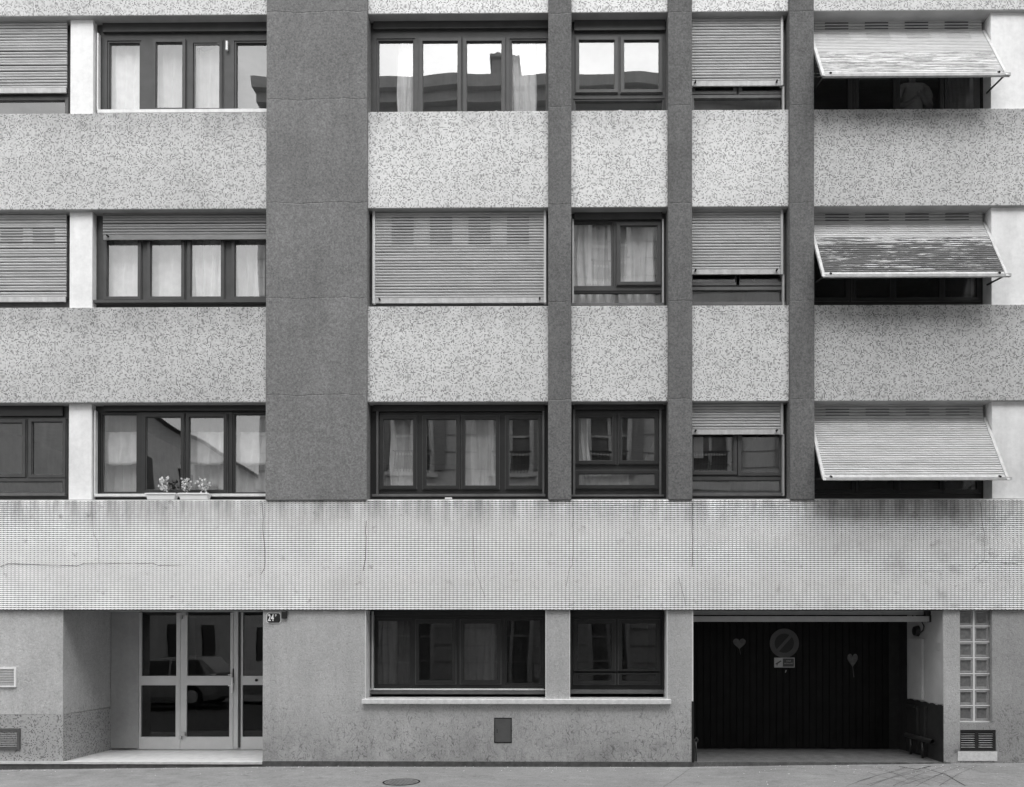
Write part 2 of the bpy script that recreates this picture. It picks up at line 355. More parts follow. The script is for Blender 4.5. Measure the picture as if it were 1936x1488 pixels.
def thing(name, label, cat, loc=(0, 0, 0), group=None):
    o = bpy.data.objects.new(name, None); COL.objects.link(o); o.location = loc; o.empty_display_size = .1
    o['label'] = label; o['category'] = cat
    if group: o['group'] = group
    return o
def tag(o, label, cat, group=None):
    o['label'] = label; o['category'] = cat
    if group: o['group'] = group
    return o
def ribbon(mb, pts, wd):
    for (a, b) in zip(pts, pts[1:]):
        a, b = Vector(a), Vector(b); d = (b-a).normalized()
        nrm = Vector((0, -1, 0)) if abs(d.y) < .01 and abs(a.y-b.y) < .02 and mb.k == 0 else Vector((0, 0, 1))
        s_ = d.cross(nrm).normalized()*wd/2
        mb.add([a-s_, b-s_*.8, b+s_*.8, a+s_], [(0, 1, 2, 3)])

# ================================================================== SETTING
g = MB()
xs = [-40, -14, -11, -8, -6, -4, -2, 0, 1.9, 3.7, 5.6, 6.8, 9, 14, 40]
def strip(mb, y0, y1, dz=0.0):
    for a, b in zip(xs, xs[1:]): mb.add([(a, y0, gz(a)+dz), (b, y0, gz(b)+dz), (b, y1, gz(b)+dz), (a, y1, gz(a)+dz)], [(0, 1, 2, 3)])
strip(g, -2.0, 1.9); o = g.build('pavement', 'asphalt'); o['kind'] = 'structure'
k = MB()
for a, b in zip(xs, xs[1:]):
    k.add([(a, -2.12, gz(a)+.004), (b, -2.12, gz(b)+.004), (b, -2.0, gz(b)+.004), (a, -2.0, gz(a)+.004), (a, -2.12, gz(a)-.12), (b, -2.12, gz(b)-.12)], [(0, 1, 2, 3), (4, 5, 1, 0)])
o = k.build('kerb', 'kerb', recalc=False); o['kind'] = 'structure'
r = MB()
for a, b in zip(xs, xs[1:]): r.add([(a, -10.2, gz(a)-.12), (b, -10.2, gz(b)-.12), (b, -2.1, gz(b)-.12), (a, -2.1, gz(a)-.12)], [(0, 1, 2, 3)])
r.add([(-40, -60, -.4), (40, -60, -.4), (40, -10.2, -.32), (-40, -10.2, -.32)], [(0, 1, 2, 3)])
o = r.build('road', 'road'); o['kind'] = 'structure'
g = MB(); strip(g, -12.6, -10.2, .0); o = g.build('far_pavement', 'asphalt'); o['kind'] = 'structure'
g = MB(); g.add([(-300, -300, -1.2), (300, -300, -1.2), (300, 300, -1.2), (-300, 300, -1.2)], [(0, 1, 2, 3)]); o = g.build('ground', 'road'); o['kind'] = 'structure'

# ================================================================== THE APARTMENT BUILDING
B = thing('apartment_building', 'modern apartment block with pebbled white panels, dark piers and a scalloped tile band', 'building')
# storeys: opening bottoms (panel tops) and panel bottoms
ZT = [9.375, 6.562, 3.773]          # ledge of each window row
ZH = [10.796, 7.984, 5.189]         # head of each window row
XL, XR = -9.2, 8.2
XA = (-7.06, -6.73)                 # white pier
XW = (-4.15, -2.70); P1 = (-.105, .227); P2 = (1.609, 1.951); P3 = (3.34, 3.688); XQ = 6.262
bays = {'A': (XL, XW[0], 'mosaic_s'), 'B': (XW[1], P1[0], 'mosaic_c'), 'C': (P1[1], P2[0], 'mosaic_c'), 'D': (P2[1], P3[0], 'mosaic_c'), 'E': (P3[1], XR, 'mosaic_s')}
tilt = {'A': 0.0, 'B': 0.0, 'C': 0.0, 'D': 0.0, 'E': 0.0}
rows = [(ZH[0], ZH[0]+1.39), (ZH[1], ZT[0]), (ZH[2], ZT[1])]
for (zb, zt) in rows:
    for kx, (a, b, m) in bays.items():
        MB().box(a-.03, b+.03, 0, .24, zb, zt).build('spandrel_panel', m, B, bevel=.006)
        # soffit slab and floor edge behind
        MB().box(a, b, .24, .6, zb+.02, zb+.2).build('soffit', 'soffit', B)
# underside of each panel is plain concrete
for zb in ZH:
    for kx, (a, b, m) in bays.items():
        MB().box(a, b, .004, .24, zb-.004, zb-.001).build('drip_edge', 'soffit', B)
for (a, b), m in ((XW, 'stucco_dark'),):
    MB().box(a, b, -.06, .6, 3.765, 12.2).build('wall', m, B, label='broad blank wall of dark roughcast', bevel=.008)
for (a, b) in (P1, P2, P3):
    MB().box(a, b, -.06, .35, 3.765, 12.2).build('pier', 'stucco_pier', B, bevel=.008)
for i in range(3):
    MB().box(XA[0], XA[1], .07, .6, ZT[i]-.01, ZH[i]+.01).build('pier', 'white_wall', B, label='white painted pier')
    MB().box(XQ, XR, .05, .6, ZT[i]-.01, ZH[i]+.01).build('pier', 'white_wall', B, label='white painted pier')

# ---- rooms behind the openings: floors, ceilings, party walls, back wall
rm = MB()
for i in range(3):
    z0, z1 = ZT[i]-.72, ZH[i]+.06
    rm.box(XL, XR, .6, 4.2, z0-.15, z0); rm.box(XL, XR, .6, 4.2, z1, z1+.12); rm.box(XL, XR, 4.2, 4.3, z0, z1)
    rm.box(XL, XR, .3, .6, z0, ZT[i]-.012)
    for x in (XL, -6.9, -3.4, .06, 1.78, 3.51, 6.6, XR): rm.box(x-.05, x+.05, .3, 4.2, z0, z1)
rm.box(-3.95, 1.85, 4.0, 4.1, -.1, 2.2); rm.box(-4.0, 1.9, .32, 4.1, 2.21, 2.26); rm.box(-4.0, 1.9, .32, 4.1, -.05, 0); rm.box(.0, .1, .34, 4, 0, 2.2)
rm.box(1.80, 1.855, .345, 4.1, 0, 2.2)
rm.build('interior', 'room', B)
MB().box(XL, XR, 4.4, 4.7, -.5, 12.2).build('wall', 'soffit', B); MB().box(XL, XR, .62, 4.4, 12.0, 12.2).build('roof', 'soffit', B)

def glasspane(x0, x1, z0, z1, y, par, mat='glass'):
    m = MB(); m.box(x0-.008, x1+.008, y, y+.012, z0-.008, z1+.008); return m.build('pane', mat, par)
def window(bx, i, panes, Y=.17, mat='wood', sash=None, z0=None, z1=None, gm='glass', depth=.06, ajar=None, name='window'):
    """frame filling the opening bx, panes in picture pixels measured on the plane Y"""
    z0 = ZT[i]-.005 if z0 is None else z0; z1 = ZH[i]+.03 if z1 is None else z1
    hs = []
    for (a, b, c, d) in panes:
        xa, zt = at(a, c, Y); xb, zb = at(b, d, Y)
        hs.append((max(xa, bx[0]+.02), min(xb, bx[1]-.02), max(zb, z0+.03), zt))
    sp = .045
    o = MB().holes(bx[0], bx[1], z0, z1, Y, Y+depth, [(h[0]-sp*.55, h[1]+sp*.55, h[2]-sp*.55, h[3]+sp*.55) for h in hs]).build(name, mat, B)
    for j, h in enumerate(hs):
        so_ = -.028 if (sash is None or j in sash) else .010
        e = sp if (sash is None or j in sash) else sp*.5
        s_ = MB().holes(h[0]-e, h[1]+e, max(h[2]-e, z0+.004), h[3]+e, Y+so_, Y+so_+.05, [h]).build('sash', mat, o, bevel=.006)
        MB().holes(h[0]-e-.010, h[1]+e+.010, max(h[2]-e-.010, z0+.002), h[3]+e+.010, Y+so_+.016, Y+so_+.03, [(h[0]-e+.002, h[1]+e-.002, h[2]-e+.002, h[3]+e-.002)]).build('seal', 'slit', o)  # dark ring painting the shaded gap round the sash
        bd = .009; MB().holes(h[0]-.002, h[1]+.002, h[2]-.002, h[3]+.002, Y+so_+.018, Y+so_+.028, [(h[0]+bd, h[1]-bd, h[2]+bd, h[3]-bd)]).build('highlight_bead', 'wood2' if mat != 'black' else 'pvc', o)  # bead in lighter grey paints the highlight along the pane's inner edge
        glasspane(*h, Y+so_+.030, o, gm)
        if ajar and ajar[0] == j:      # this sash stands a little open, hinged on its right edge
            R_a = Matrix.Translation((h[1]+e, Y, 0)) @ Matrix.Rotation(-ajar[1], 4, 'Z') @ Matrix.Translation((-h[1]-e, -Y, 0))
            for q in list(o.children)[-4:]:
                if q.name.startswith(('sash', 'seal', 'highlight_bead', 'pane')): q.data.transform(R_a)
            s_['label'] = 'sash standing slightly open'
    return o

BA0 = (XL, XA[0]); BA1 = (XA[1], XW[0]+.1); BB = (XW[1]-.02, P1[0]+.02); BC = (P1[1]-.02, P2[0]+.02); BD = (P2[1]-.02, P3[0]+.02); BE = (P3[1]-.02, XQ)
# row 1
window(BA0, 0, [(-60, 125, 192, 230)], mat='wood2')
window(BA1, 0, [(206, 263, 80, 206), (296, 346, 82, 206), (368, 416, 84, 206), (446, 512, 80, 206)], mat='wood', sash=(1, 2), ajar=(2, math.radians(20)))
window(BB, 0, [(715, 781, 76, 226), (799, 866, 80, 226), (882, 949, 80, 226), (967, 1033, 76, 226)], mat='wood', sash=(1, 2))
window(BC, 0, [(1094, 1162, 78, 171), (1179, 1246, 78, 171), (1087, 1253, 190, 222)], mat='wood', sash=(0, 1))
window(BD, 0, [(1313, 1386, 66, 174), (1402, 1478, 66, 174), (1311, 1480, 188, 222)], mat='wood2')
window(BE, 0, [(1528, 1602, 70, 226), (1622, 1688, 70, 226), (1700, 1776, 70, 226), (1790, 1856, 70, 226)], Y=.28, mat='black', gm='glass_g')
# row 2
window(BA0, 1, [(-60, 125, 420, 560)], mat='wood2')
window(BA1, 1, [(204, 262, 440, 562), (286, 344, 440, 562), (362, 419, 440, 562), (445, 502, 440, 562)], mat='wood')
window(BB, 1, [(725, 862, 430, 560), (880, 1015, 430, 560)], mat='wood2')
window(BC, 1, [(1083, 1157, 421, 540), (1172, 1243, 428, 534), (1083, 1250, 553, 590)], mat='wood', sash=(1,))
window(BD, 1, [(1308, 1391, 430, 535), (1397, 1478, 430, 535), (1308, 1478, 550, 590)], mat='wood2')
window(BE, 1, [(1540, 1598, 430, 564), (1616, 1682, 430, 564), (1692, 1775, 430, 564), (1785, 1846, 430, 564)], Y=.28, mat='black', gm='glass_g')
# row 3
window(BA0, 2, [(-40, 44, 800, 897), (62, 120, 798, 898), (-40, 120, 911, 931)], mat='wood')
window(BA1, 2, [(193, 257, 783, 930), (277, 343, 789, 927), (359, 424, 789, 927), (443, 512, 783, 931)], mat='pvc', sash=(1, 2))
window(BB, 2, [(725, 782, 793, 919), (806, 863, 793, 919), (879, 938, 793, 919), (962, 1018, 793, 919)], mat='pvc')
window(BC, 2, [(1094, 1158, 790, 872), (1175, 1238, 790, 872), (1094, 1238, 896, 918)], mat='pvc')
window(BD, 2, [(1310, 1387, 800, 892), (1400, 1474, 800, 894), (1308, 1474, 909, 931)], mat='wood')
window(BE, 2, [(1540, 1610, 800, 927), (1622, 1690, 800, 927), (1700, 1776, 800, 927), (1785, 1846, 800, 927)], Y=.28, mat='black', gm='glass_g')

def bar(px0, px1, py0, py1, Y, dep, mat, name, par=None):
    xa, zt = at(px0, py0, Y); xb, zb = at(px1, py1, Y)
    return MB().box(xa, xb, Y, Y+dep, zb, zt).build(name, mat, par or B)
# roller boxes, sills, guides (one box per opening as seen)
for px0, px1, a, b in ((188, 508, 46, 58), (700, 1040, 43, 52), (1080, 1262, 42, 56), (190, 510, 767, 776), (700, 1034, 766, 777), (1080, 1258, 765, 774), (-60, 122, 770, 786), (1080, 1256, 404, 414)):
    bar(px0+6, px1-4, a-4, b, .13, .039, 'wood' if a < 700 else 'pvc', 'shutter_box')
bar(184, 512, 207, 211.3, .09, .07, 'white', 'window_sill'); bar(178, 510, 933.5, 938, .09, .07, 'white', 'window_sill')
bar(176, 512, 567, 571, .08, .08, 'wood', 'window_sill'); bar(-60, 122, 932, 937, .10, .06, 'wood2', 'window_sill')
bar(1080, 1255, 573, 577, .10, .06, 'wood2', 'window_sill'); bar(1308, 1486, 571, 576, .10, .06, 'wood2', 'window_sill')
bar(703, 1031, 934, 938, .10, .06, 'wood2', 'window_sill'); bar(1079, 1255, 935, 938, .10, .06, 'wood2', 'window_sill'); bar(1308, 1484, 932, 937, .10, .06, 'wood2', 'window_sill')
bar(183.5, 185.5, 62, 208, .10, .06, 'white', 'guide_rail'); bar(178, 180, 776, 934, .10, .06, 'white', 'guide_rail')
for p in (713, 1027): bar(p-1.5, p+2, 777, 935, .12, .05, 'wood2', 'guide_rail')
for p in (1086, 1249): bar(p-2.5, p+1.5, 774, 935, .12, .05, 'wood2', 'guide_rail')
for p in (1083.5, 1253.5): bar(p-1.5, p+1.5, 414, 573, .12, .05, 'alu_d', 'guide_rail')

# ---------------------------------------------------------------- roller shutters
def slat_mesh(x0, x1, h, mat):
    # gently bowed slat, top tucked back
    prof = [(0.0, h*.97), (-.007, h*.78), (-.0095, h*.45), (-.007, h*.16), (-.001, 0.02*h), (.006, .02*h), (.006, h*.97)]
    n = len(prof); m = MB()
    m.add([(x0, y, z) for y, z in prof]+[(x1, y, z) for y, z in prof], [(i, (i+1) % n, (i+1) % n+n, i+n) for i in range(n)]+[tuple(range(n))[::-1], tuple(range(n, 2*n))])
    me = bpy.data.meshes.new('slat'); me.from_pydata(m.v, [], m.f)
    bm = bmesh.new(); bm.from_mesh(me); bmesh.ops.recalc_face_normals(bm, faces=bm.faces); bm.to_mesh(me); bm.free()
    me.materials.append(M[mat]); return me
def shutter(x0, x1, ztop, zbot, Y, mat='slat', label=None, slits=(), guides=(1, 1), pitch=.0418, sag=0.0, barm='rail_w', stops=True):
    """vertical roller curtain hanging in the opening"""
    sh = MB().box(x0+.01, x1-.01, Y-.012, Y+.01, zbot, zbot+.07).build('roller_shutter', barm, B, label=label)
    me = slat_mesh(x0, x1, pitch*.93, mat); z = zbot+.072; j = 0
    while z < ztop:
        o = bpy.data.objects.new('slat', me); COL.objects.link(o); o.location = (0, Y+random.uniform(-.0012, .0012), z)
        o.rotation_euler = (0, random.uniform(-.0009, .0009), 0); o.parent = sh
        z += pitch; j += 1
    if slits:
        m = MB(); z = zbot+.072
        while z < ztop:
            if slits[0] < z < slits[1]:
                for c in range(4):
                    cx = x0+(x1-x0)*(.165+.225*c); m.box(cx-.16, cx+.16, Y-.0125, Y+.002, z-pitch*.11, z+pitch*.02)
            z += pitch
        m.build('vent_slot', 'slit', sh, kind='stuff')
    for s_, x in ((0, x0), (1, x1)):
        if guides[s_]: MB().box(x-.022, x+.012, Y-.03, Y+.03, zbot-.01, ztop).build('guide_rail', 'alu_d' if guides[s_] == 1 else 'white', sh)
    if stops:
        for x in (x0+.08, x1-.08): MB().tube([(x, Y-.012, zbot+.05), (x, Y-.05, zbot+.05)], .014, 8).build('stopper', 'cable', sh)
    return sh
YS = .10
def zy(py, px, Y=YS): return at(px, py, Y)[1]
shutter(XL, X(127, 120, YS), ZH[0]+.02, zy(176.5, 60), YS, 'slat', 'grey roller shutter lowered almost to the sill', guides=(0, 0), stops=False)
shutter(XL, X(126, 480, YS), ZH[1]+.02, zy(571, 60), YS, 'slat', 'grey roller shutter lowered fully', slits=(zy(462, 60), zy(430, 60)), guides=(0, 0), stops=False)
shutter(X(195, 430, YS), XW[0]+.08, ZH[1]+.02, zy(453.5, 350), YS, 'slat_dk', 'roller shutter raised over the four panes', guides=(0, 0), barm='slat_dk')
shutter(X(708, 480, YS), X(1031, 480, YS), ZH[1]+.02, zy(573, 870), YS, 'slat', 'wide roller shutter closed down to the ledge', slits=(zy(463, 870), zy(408, 870)), guides=(2, 2))
shutter(P2[1]-.01, X(1478, 120, YS), ZH[0]+.02, zy(163, 1400), YS, 'slat', 'narrow roller shutter lowered to the window rail', guides=(0, 1))
shutter(P2[1]-.01, X(1478, 480, YS), ZH[1]+.02, zy(519, 1400), YS, 'slat', 'narrow roller shutter leaving a dark gap below', guides=(0, 1))
shutter(P2[1]-.01, X(1478, 800, YS), ZH[2]+.02, zy(821.5, 1400), YS, 'slat', 'narrow roller shutter lowered a third of the way', guides=(0, 1))
for y0, y1 in ((163, 210), (519, 577), (821, 937)): bar(1479.5, 1483, y0, y1, .09, .05, 'alu_d', 'guide_rail')

def awning(i, hy, by, mats, label, sag=0.0, slits=3):
    """roller shutter pushed outwards on its hinged side rails"""
    Yh = .20; x0, x1 = 3.712, 6.235
    zh = zy(hy, 1700, Yh); Yb = -.36; zb = zy(by, 1700, Yb)
    ax = Vector((0, Yb-Yh, zb-zh)); Ln = ax.length; ax.normalize(); ang = math.atan2(-(Yb-Yh), zh-zb)   # tilt from vertical
    e = MB(); e.add([(x0, Yb-.015, zb-.02), (x1+.06, Yb-.015, zb-.02), (x1+.06, Yb+.025, zb-.02), (x0, Yb+.025, zb-.02), (x0, Yb-.015, zb+.018), (x1+.06, Yb-.015, zb+.018), (x1+.06, Yb+.025, zb+.018), (x0, Yb+.025, zb+.018)],
            [(0, 3, 2, 1), (4, 5, 6, 7), (0, 1, 5, 4), (1, 2, 6, 5), (2, 3, 7, 6), (3, 0, 4, 7)])
    sh = e.build('roller_shutter', 'rail_w', B, label=label)
    up = -ax; nrm = Vector((0, up.z, -up.y))*-1
    def P(x, t, h): return Vector((x, Yh, zh))+ax*t+Vector((0, -math.cos(ang), -math.sin(ang)))*h
    for x in (x0, x1):      # side rails
        m = MB(); q = [P(x-.02, -.02, -.03), P(x+.02, -.02, -.03), P(x+.02, -.02, .03), P(x-.02, -.02, .03)]; q += [p+ax*(Ln+.03) for p in q]
        m.add(q, [(0, 1, 2, 3), (7, 6, 5, 4), (0, 4, 5, 1), (1, 5, 6, 2), (2, 6, 7, 3), (3, 7, 4, 0)]); m.build('guide_rail', 'rail_w', sh)
    pitch = .0425
    # end bar
    m = MB(); q = [P(x0+.02, Ln-.075, -.01), P(x1-.02, Ln-.075, -.01), P(x1-.02, Ln-.075, .012), P(x0+.02, Ln-.075, .012)]; q += [p+ax*.065 for p in q]
    m.add(q, [(0, 1, 2, 3), (7, 6, 5, 4), (0, 4, 5, 1), (1, 5, 6, 2), (2, 6, 7, 3), (3, 7, 4, 0)]); m.build('bottom_bar', 'rail_w', sh)
    mes = {k: slat_mesh(x0+.02, x1-.02, pitch*.93, k) for k in set(mats)}
    t = Ln-.078; n = 0; tot = int(Ln/pitch); sl = MB()
    while t > 0:
        k = mats[min(int((1-t/Ln)*len(mats)), len(mats)-1)]
        p = P(0, t, 0); f = t/Ln
        dz = -sag*math.sin(math.pi*min(1, f*1.0))*f
        o = bpy.data.objects.new('slat', mes[k]); COL.objects.link(o)
        o.location = p+Vector((0, 0, dz)); o.rotation_euler = (-ang+random.uniform(-.03, .03), 0, 0); o.parent = sh
        if n > tot-slits-4 and n < tot-1:
            for c in range(4):
                cx = x0+(x1-x0)*(.155+.23*c)
                a_ = P(cx-.17, t+.004, .0125); b_ = P(cx+.17, t+.004, .0125); c_ = P(cx+.17, t-.005, .0125); d_ = P(cx-.17, t-.005, .0125)
                sl.add([a_, b_, c_, d_], [(0, 1, 2, 3)])
        t -= pitch; n += 1
    z = zh
    me = slat_mesh(x0-.04, x1-.02, pitch*.93, mats[-1])
    while z < ZH[i]+.03:
        o = bpy.data.objects.new('slat', me); COL.objects.link(o); o.location = (0, Yh, z); o.parent = sh
        if z > zh+pitch*.5 and z < zh+pitch*4:
            for c in range(4):
                cx = x0+(x1-x0)*(.155+.23*c); sl.box(cx-.17, cx+.17, Yh-.0125, Yh, z-.004, z+.005)
        z += pitch
    sl.build('vent_slot', 'slit', sh, kind='stuff')
    for x in (x0+.1, x1-.1):
        MB().tube([P(x, Ln-.05, .012), P(x, Ln-.05, .05)], .015, 8).build('stopper', 'cable', sh)
    for x, s_ in ((x0+.02, 1), (x1, -1)):     # push-out arms down to the jamb
        MB().tube([(x, Yb+.03, zb+.01), (x+(.0 if s_ > 0 else .015), .14, zb+.10)], .013, 6).build('strut', 'steel', sh)
awning(0, 60, 142, ['slat_pl', 'slat_pl', 'slat_w', 'slat_w'], 'chipped white shutter propped outwards, small flakes missing')
awning(1, 422, 521, ['slat_ph', 'slat_ph', 'slat_ph', 'slat_ph', 'slat_ph', 'slat_ph', 'slat_pm', 'slat_w', 'slat_w', 'slat_w'], 'badly peeling shutter propped outwards, dark bare slats', sag=.0)
awning(2, 790.5, 905, ['slat_w', 'slat_w', 'slat_w'], 'clean white shutter propped outwards')

# ---------------------------------------------------------------- tile band
Z0B, Z1B = 2.197, 3.770
MB().box(XL, XR, -.030, .24, Z0B, Z1B).build('band_backing', 'grout', B, label='backing wall under the scalloped tiles')
MB().box(XL, XR, -.034, .30, Z1B+.001, Z1B+.010).build('band_ledge', 'soffit', B)
tb = MB(); TW, NR = .0553, 54; TH = (Z1B-Z0B)/NR
vs = []; fs = []
arc = [(-.487, .60), (-.33, .20), (0, -.05), (.33, .20), (.487, .60)]
nx = int((XR-XL)/TW)
for j in range(NR):
    zt = Z1B-j*TH
    for i in range(nx):
        xc = XL+(i+.5)*TW+random.uniform(-.0004, .0004); o = len(vs)
        yb = -.030-.0125+random.uniform(-.0006, .0006); yt = -.0335; zz = zt-TH+random.uniform(-.0004, .0004)
        vs += [(xc-.487*TW, yt, zt-.001), (xc+.487*TW, yt, zt-.001)]
        vs += [(xc-ax_*TW, yb+(.003 if abs(ax_) > .4 else 0), zz+az*TH*.62+.003) for ax_, az in arc]
        vs += [(xc-ax_*TW, -.031, zz+az*TH*.62+.003+.002) for ax_, az in arc]
        fs.append((o+0, o+1, o+2, o+3, o+4, o+5, o+6)[::-1])
        for q in range(4): fs.append((o+2+q, o+7+q, o+8+q, o+3+q))
        fs.append((o+1, o+7, o+2)); fs.append((o+0, o+6, o+11))
tb.v = vs; tb.f = fs; tb.mi = [0]*len(fs)
tb.build('band_tiles', 'tile', B, kind='stuff', label='small cream scallop tiles in straight columns', recalc=False)
# cracks running along the joints
ck = MB()
def crk(pts, wd=.006, jit=.006):
    P_ = []
    for (a, b) in zip(pts, pts[1:]):
        n = max(2, int(math.hypot(a[0]-b[0], a[1]-b[1])/9))
        for q in range(n):
            t = q/n; P_.append((a[0]+(b[0]-a[0])*t, a[1]+(b[1]-a[1])*t))
    P_.append(pts[-1])
    wd *= .8; ribbon(ck, [(X(p[0], p[1], -.046)+random.uniform(-jit, jit), -.0465, Z(p[1], p[0], -.046)+random.uniform(-jit, jit)*.4) for p in P_], wd)
crk([(0, 1072), (14, 1066), (105, 1068), (145, 1070), (160, 1065), (288, 1065), (300, 1069), (375, 1068)], .008)
crk([(174, 950), (176, 1010), (186, 1025), (187, 1066)], .004)
crk([(496, 950), (498, 1010), (501, 1050), (500, 1075), (494, 1085)], .009)
crk([(692, 985), (691, 1055), (686, 1080)], .010)
crk([(895, 1000), (896, 1060), (903, 1092), (918, 1130)], .005)
crk([(1083, 945), (1083, 1068), (1076, 1075), (1070, 1110)], .006)
crk([(1309, 950), (1309, 1072)], .011)
crk([(1282, 1090), (1290, 1115), (1296, 1145)], .005)
crk([(1854, 950), (1856, 985), (1861, 1010), (1861, 1060), (1846, 1068), (1838, 1078)], .006)
crk([(1861, 1062), (1890, 1064), (1925, 1066)], .006)
crk([(1700, 1078), (1760, 1080), (1836, 1079)], .004)
ck.build('crack', 'crack_soft', B, kind='stuff', recalc=False)

# ---------------------------------------------------------------- ground floor walls
zW0 = -.4
xe = X(118, 1250); xd = X(497, 1250); xg0 = X(1309.5, 1300); xg1 = X(1784, 1300)
hB = (X(690, 1240), X(1033, 1240), Z(1320.5), 2.25); hC = (X(1076, 1240), X(1262.5, 1240), Z(1320.5), 2.25)
MB().holes(xd, xg0, .024, 2.21, 0, .34, [hB, hC]).build('wall', 'stucco_g', B, label='grey rendered street wall with curling trowel marks')
MB().box(xd, xg0+.01, -.012, .3, zW0, .022).build('plinth', 'riser', B, label='dark base strip under the rendered wall')
# left wall and its mosaic plinth
zp = Z(1352); zs = Z(1438.5)
MB().box(XL, xe, .012, 1.3, zp, 2.21).build('wall', 'stucco_g', B, label='grey rendered wall left of the entrance')
MB().box(XL, xe+.012, 0, 1.3, zs-.02, zp-.003).build('plinth', 'mosaic_p', B, label='grey speckled mosaic plinth beside the entrance')
# entrance recess
YD = 1.19
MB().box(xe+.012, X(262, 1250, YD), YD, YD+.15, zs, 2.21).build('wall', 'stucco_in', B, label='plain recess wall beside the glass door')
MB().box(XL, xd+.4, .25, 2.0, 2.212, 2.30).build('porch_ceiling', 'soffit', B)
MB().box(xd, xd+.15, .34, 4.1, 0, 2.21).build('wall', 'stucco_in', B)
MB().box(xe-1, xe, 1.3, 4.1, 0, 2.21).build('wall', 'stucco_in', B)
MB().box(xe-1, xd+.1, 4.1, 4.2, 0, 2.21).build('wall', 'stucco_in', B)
# marble step with a chipped nosing
zt_ = Z(1440.2, 300); st = MB(); n = 70; a0 = XL
P_ = []
for q in range(n+1):
    x = XL+(xd-XL)*q/n; P_.append((x, -.035+random.uniform(0, .014)*(1 if q > 24 else .4)))
for (x0, y0), (x1, y1) in zip(P_, P_[1:]):
    st.add([(x0, y0, zt_), (x1, y1, zt_), (x1, YD+.3, zt_), (x0, YD+.3, zt_), (x0, y0+.006, zt_-.032), (x1, y1+.006, zt_-.032), (x0, .05, zt_-.034), (x1, .05, zt_-.034)], [(0, 1, 2, 3), (4, 5, 1, 0), (6, 7, 5, 4)])
st.build('doorstep', 'marble', B)
MB().box(XL, xd-.004, -.008, .2, zW0, zt_-.036).build('step_riser', 'riser', B)
MB().box(xe, xd, YD+.3, 4.1, zt_-.05, zt_-.002).build('lobby_floor', 'concrete', B)

# glass entrance door
ZD0 = zt_+.006; ZD1 = 2.20
def pr(a, b, c, d, Y): xa, zt = at(a, c, Y); xb, zb = at(b, d, Y); return (xa, xb, zb, zt)
D = MB().holes(X(259, 1300, YD), xd+.12, ZD0, ZD1, YD+.01, YD+.06, [pr(266.5, 441.5, 1150, 1412, YD), pr(457, 520, 1150, 1412, YD)]).build('entrance_door', 'alu', B, label='aluminium framed glass entrance door')
for (a, b, u, l, nm) in ((266.5, 341, (268.8, 334, 1150, 1278), (267.5, 332.5, 1295.5, 1393), 'leaf'), (342, 441, (355, 436, 1150, 1278), (353.5, 434, 1295.5, 1393), 'leaf'), (457.5, 520, (460, 530, 1150, 1278), (459, 530, 1295, 1393), 'leaf')):
    f = pr(a, b, 1150, 1413.5, YD); hu = pr(*u, YD); hl = pr(*l, YD)
    MB().holes(f[0]+.002, f[1]-.002, ZD0+.004, ZD1, YD-.012, YD+.03, [hu, hl]).build('leaf', 'alu', D, bevel=.004)
    glasspane(hu[0], hu[1], hu[2], min(hu[3], ZD1), YD+.008, D, 'glass_door'); glasspane(*hl, YD+.008, D, 'glass_door')
bar(441.8, 449.5, 1152, 1413.5, YD-.03, .06, 'alu', 'door_post', D); bar(451, 453.5, 1152, 1413.5, YD-.008, .03, 'hatch', 'door_post', D)  # second bar is dark colour for the post's shaded side
bar(439.8, 442, 1264, 1291.5, YD-.035, .02, 'cable', 'lock', D); bar(436.5, 439.5, 1281, 1310, YD-.075, .03, 'enamel_w', 'handle', D)
for yy in (1276, 1296.5): bar(431, 438, yy-.8, yy+.8, YD-.06, .045, 'enamel_w', 'handle_bracket', D)
for yy, xx in ((1160, 345.5), (1388, 343.5)):
    m = MB(); a, z = at(xx, yy, YD-.05); m.box(a-.035, a+.05, YD-.055, YD-.01, z-.03, z+.03); m.box(a-.045, a-.01, YD-.06, YD-.02, z-.085, z-.015); m.build('hinge', 'alu_d', D, bevel=.004)
a, z = at(485, 1286, YD-.02); MB().tube([(a, YD-.01, z), (a, YD-.035, z)], .022, 14).build('lock', 'cable', D)

# street-level windows
YG = .30
WB = window((hB[0], hB[1]), 0, [(711.6, 775.5, 1173, 1295), (792.5, 856, 1178, 1287), (876.7, 941, 1178, 1287), (957.6, 1022, 1172, 1293)], Y=YG, mat='black', sash=(1, 2), z0=Z(1302, 870, YG), z1=2.24, gm='glass_g')
WC = window((hC[0], hC[1]), 0, [(1091, 1156.5, 1178, 1266), (1175, 1241, 1178, 1266), (1091, 1156.5, 1275, 1288), (1175, 1241, 1275, 1288)], Y=YG, mat='black', z0=Z(1304, 1160, YG), z1=2.24, gm='glass_g')
bar(700, 1030, 1155, 1163, .25, .05, 'black', 'shutter_box'); bar(1080, 1254, 1155, 1165, .25, .05, 'black', 'shutter_box')
bar(698, 1031, 1302, 1305, .24, .1, 'white', 'window_rail'); bar(697, 1032, 1306.2, 1312.5, .235, .1, 'wood2', 'window_rail'); bar(1077, 1258, 1304.2, 1311.5, .235, .1, 'wood2', 'window_rail')
for x0, x1 in ((hB[0]+.001, hB[0]+.014), (hB[1]-.014, hB[1]-.001), (hC[0]+.001, hC[0]+.014), (hC[1]-.014, hC[1]-.001)):
    MB().box(x0, x1, -.003, .338, hB[2]-.01, 2.2).build('window_reveal', 'white', B)
for px in (704, 1029.5, 1080, 1254.5): bar(px-1.5, px+1.5, 1156, 1303, .22, .06, 'alu_d' if px < 1000 else 'black', 'guide_rail')
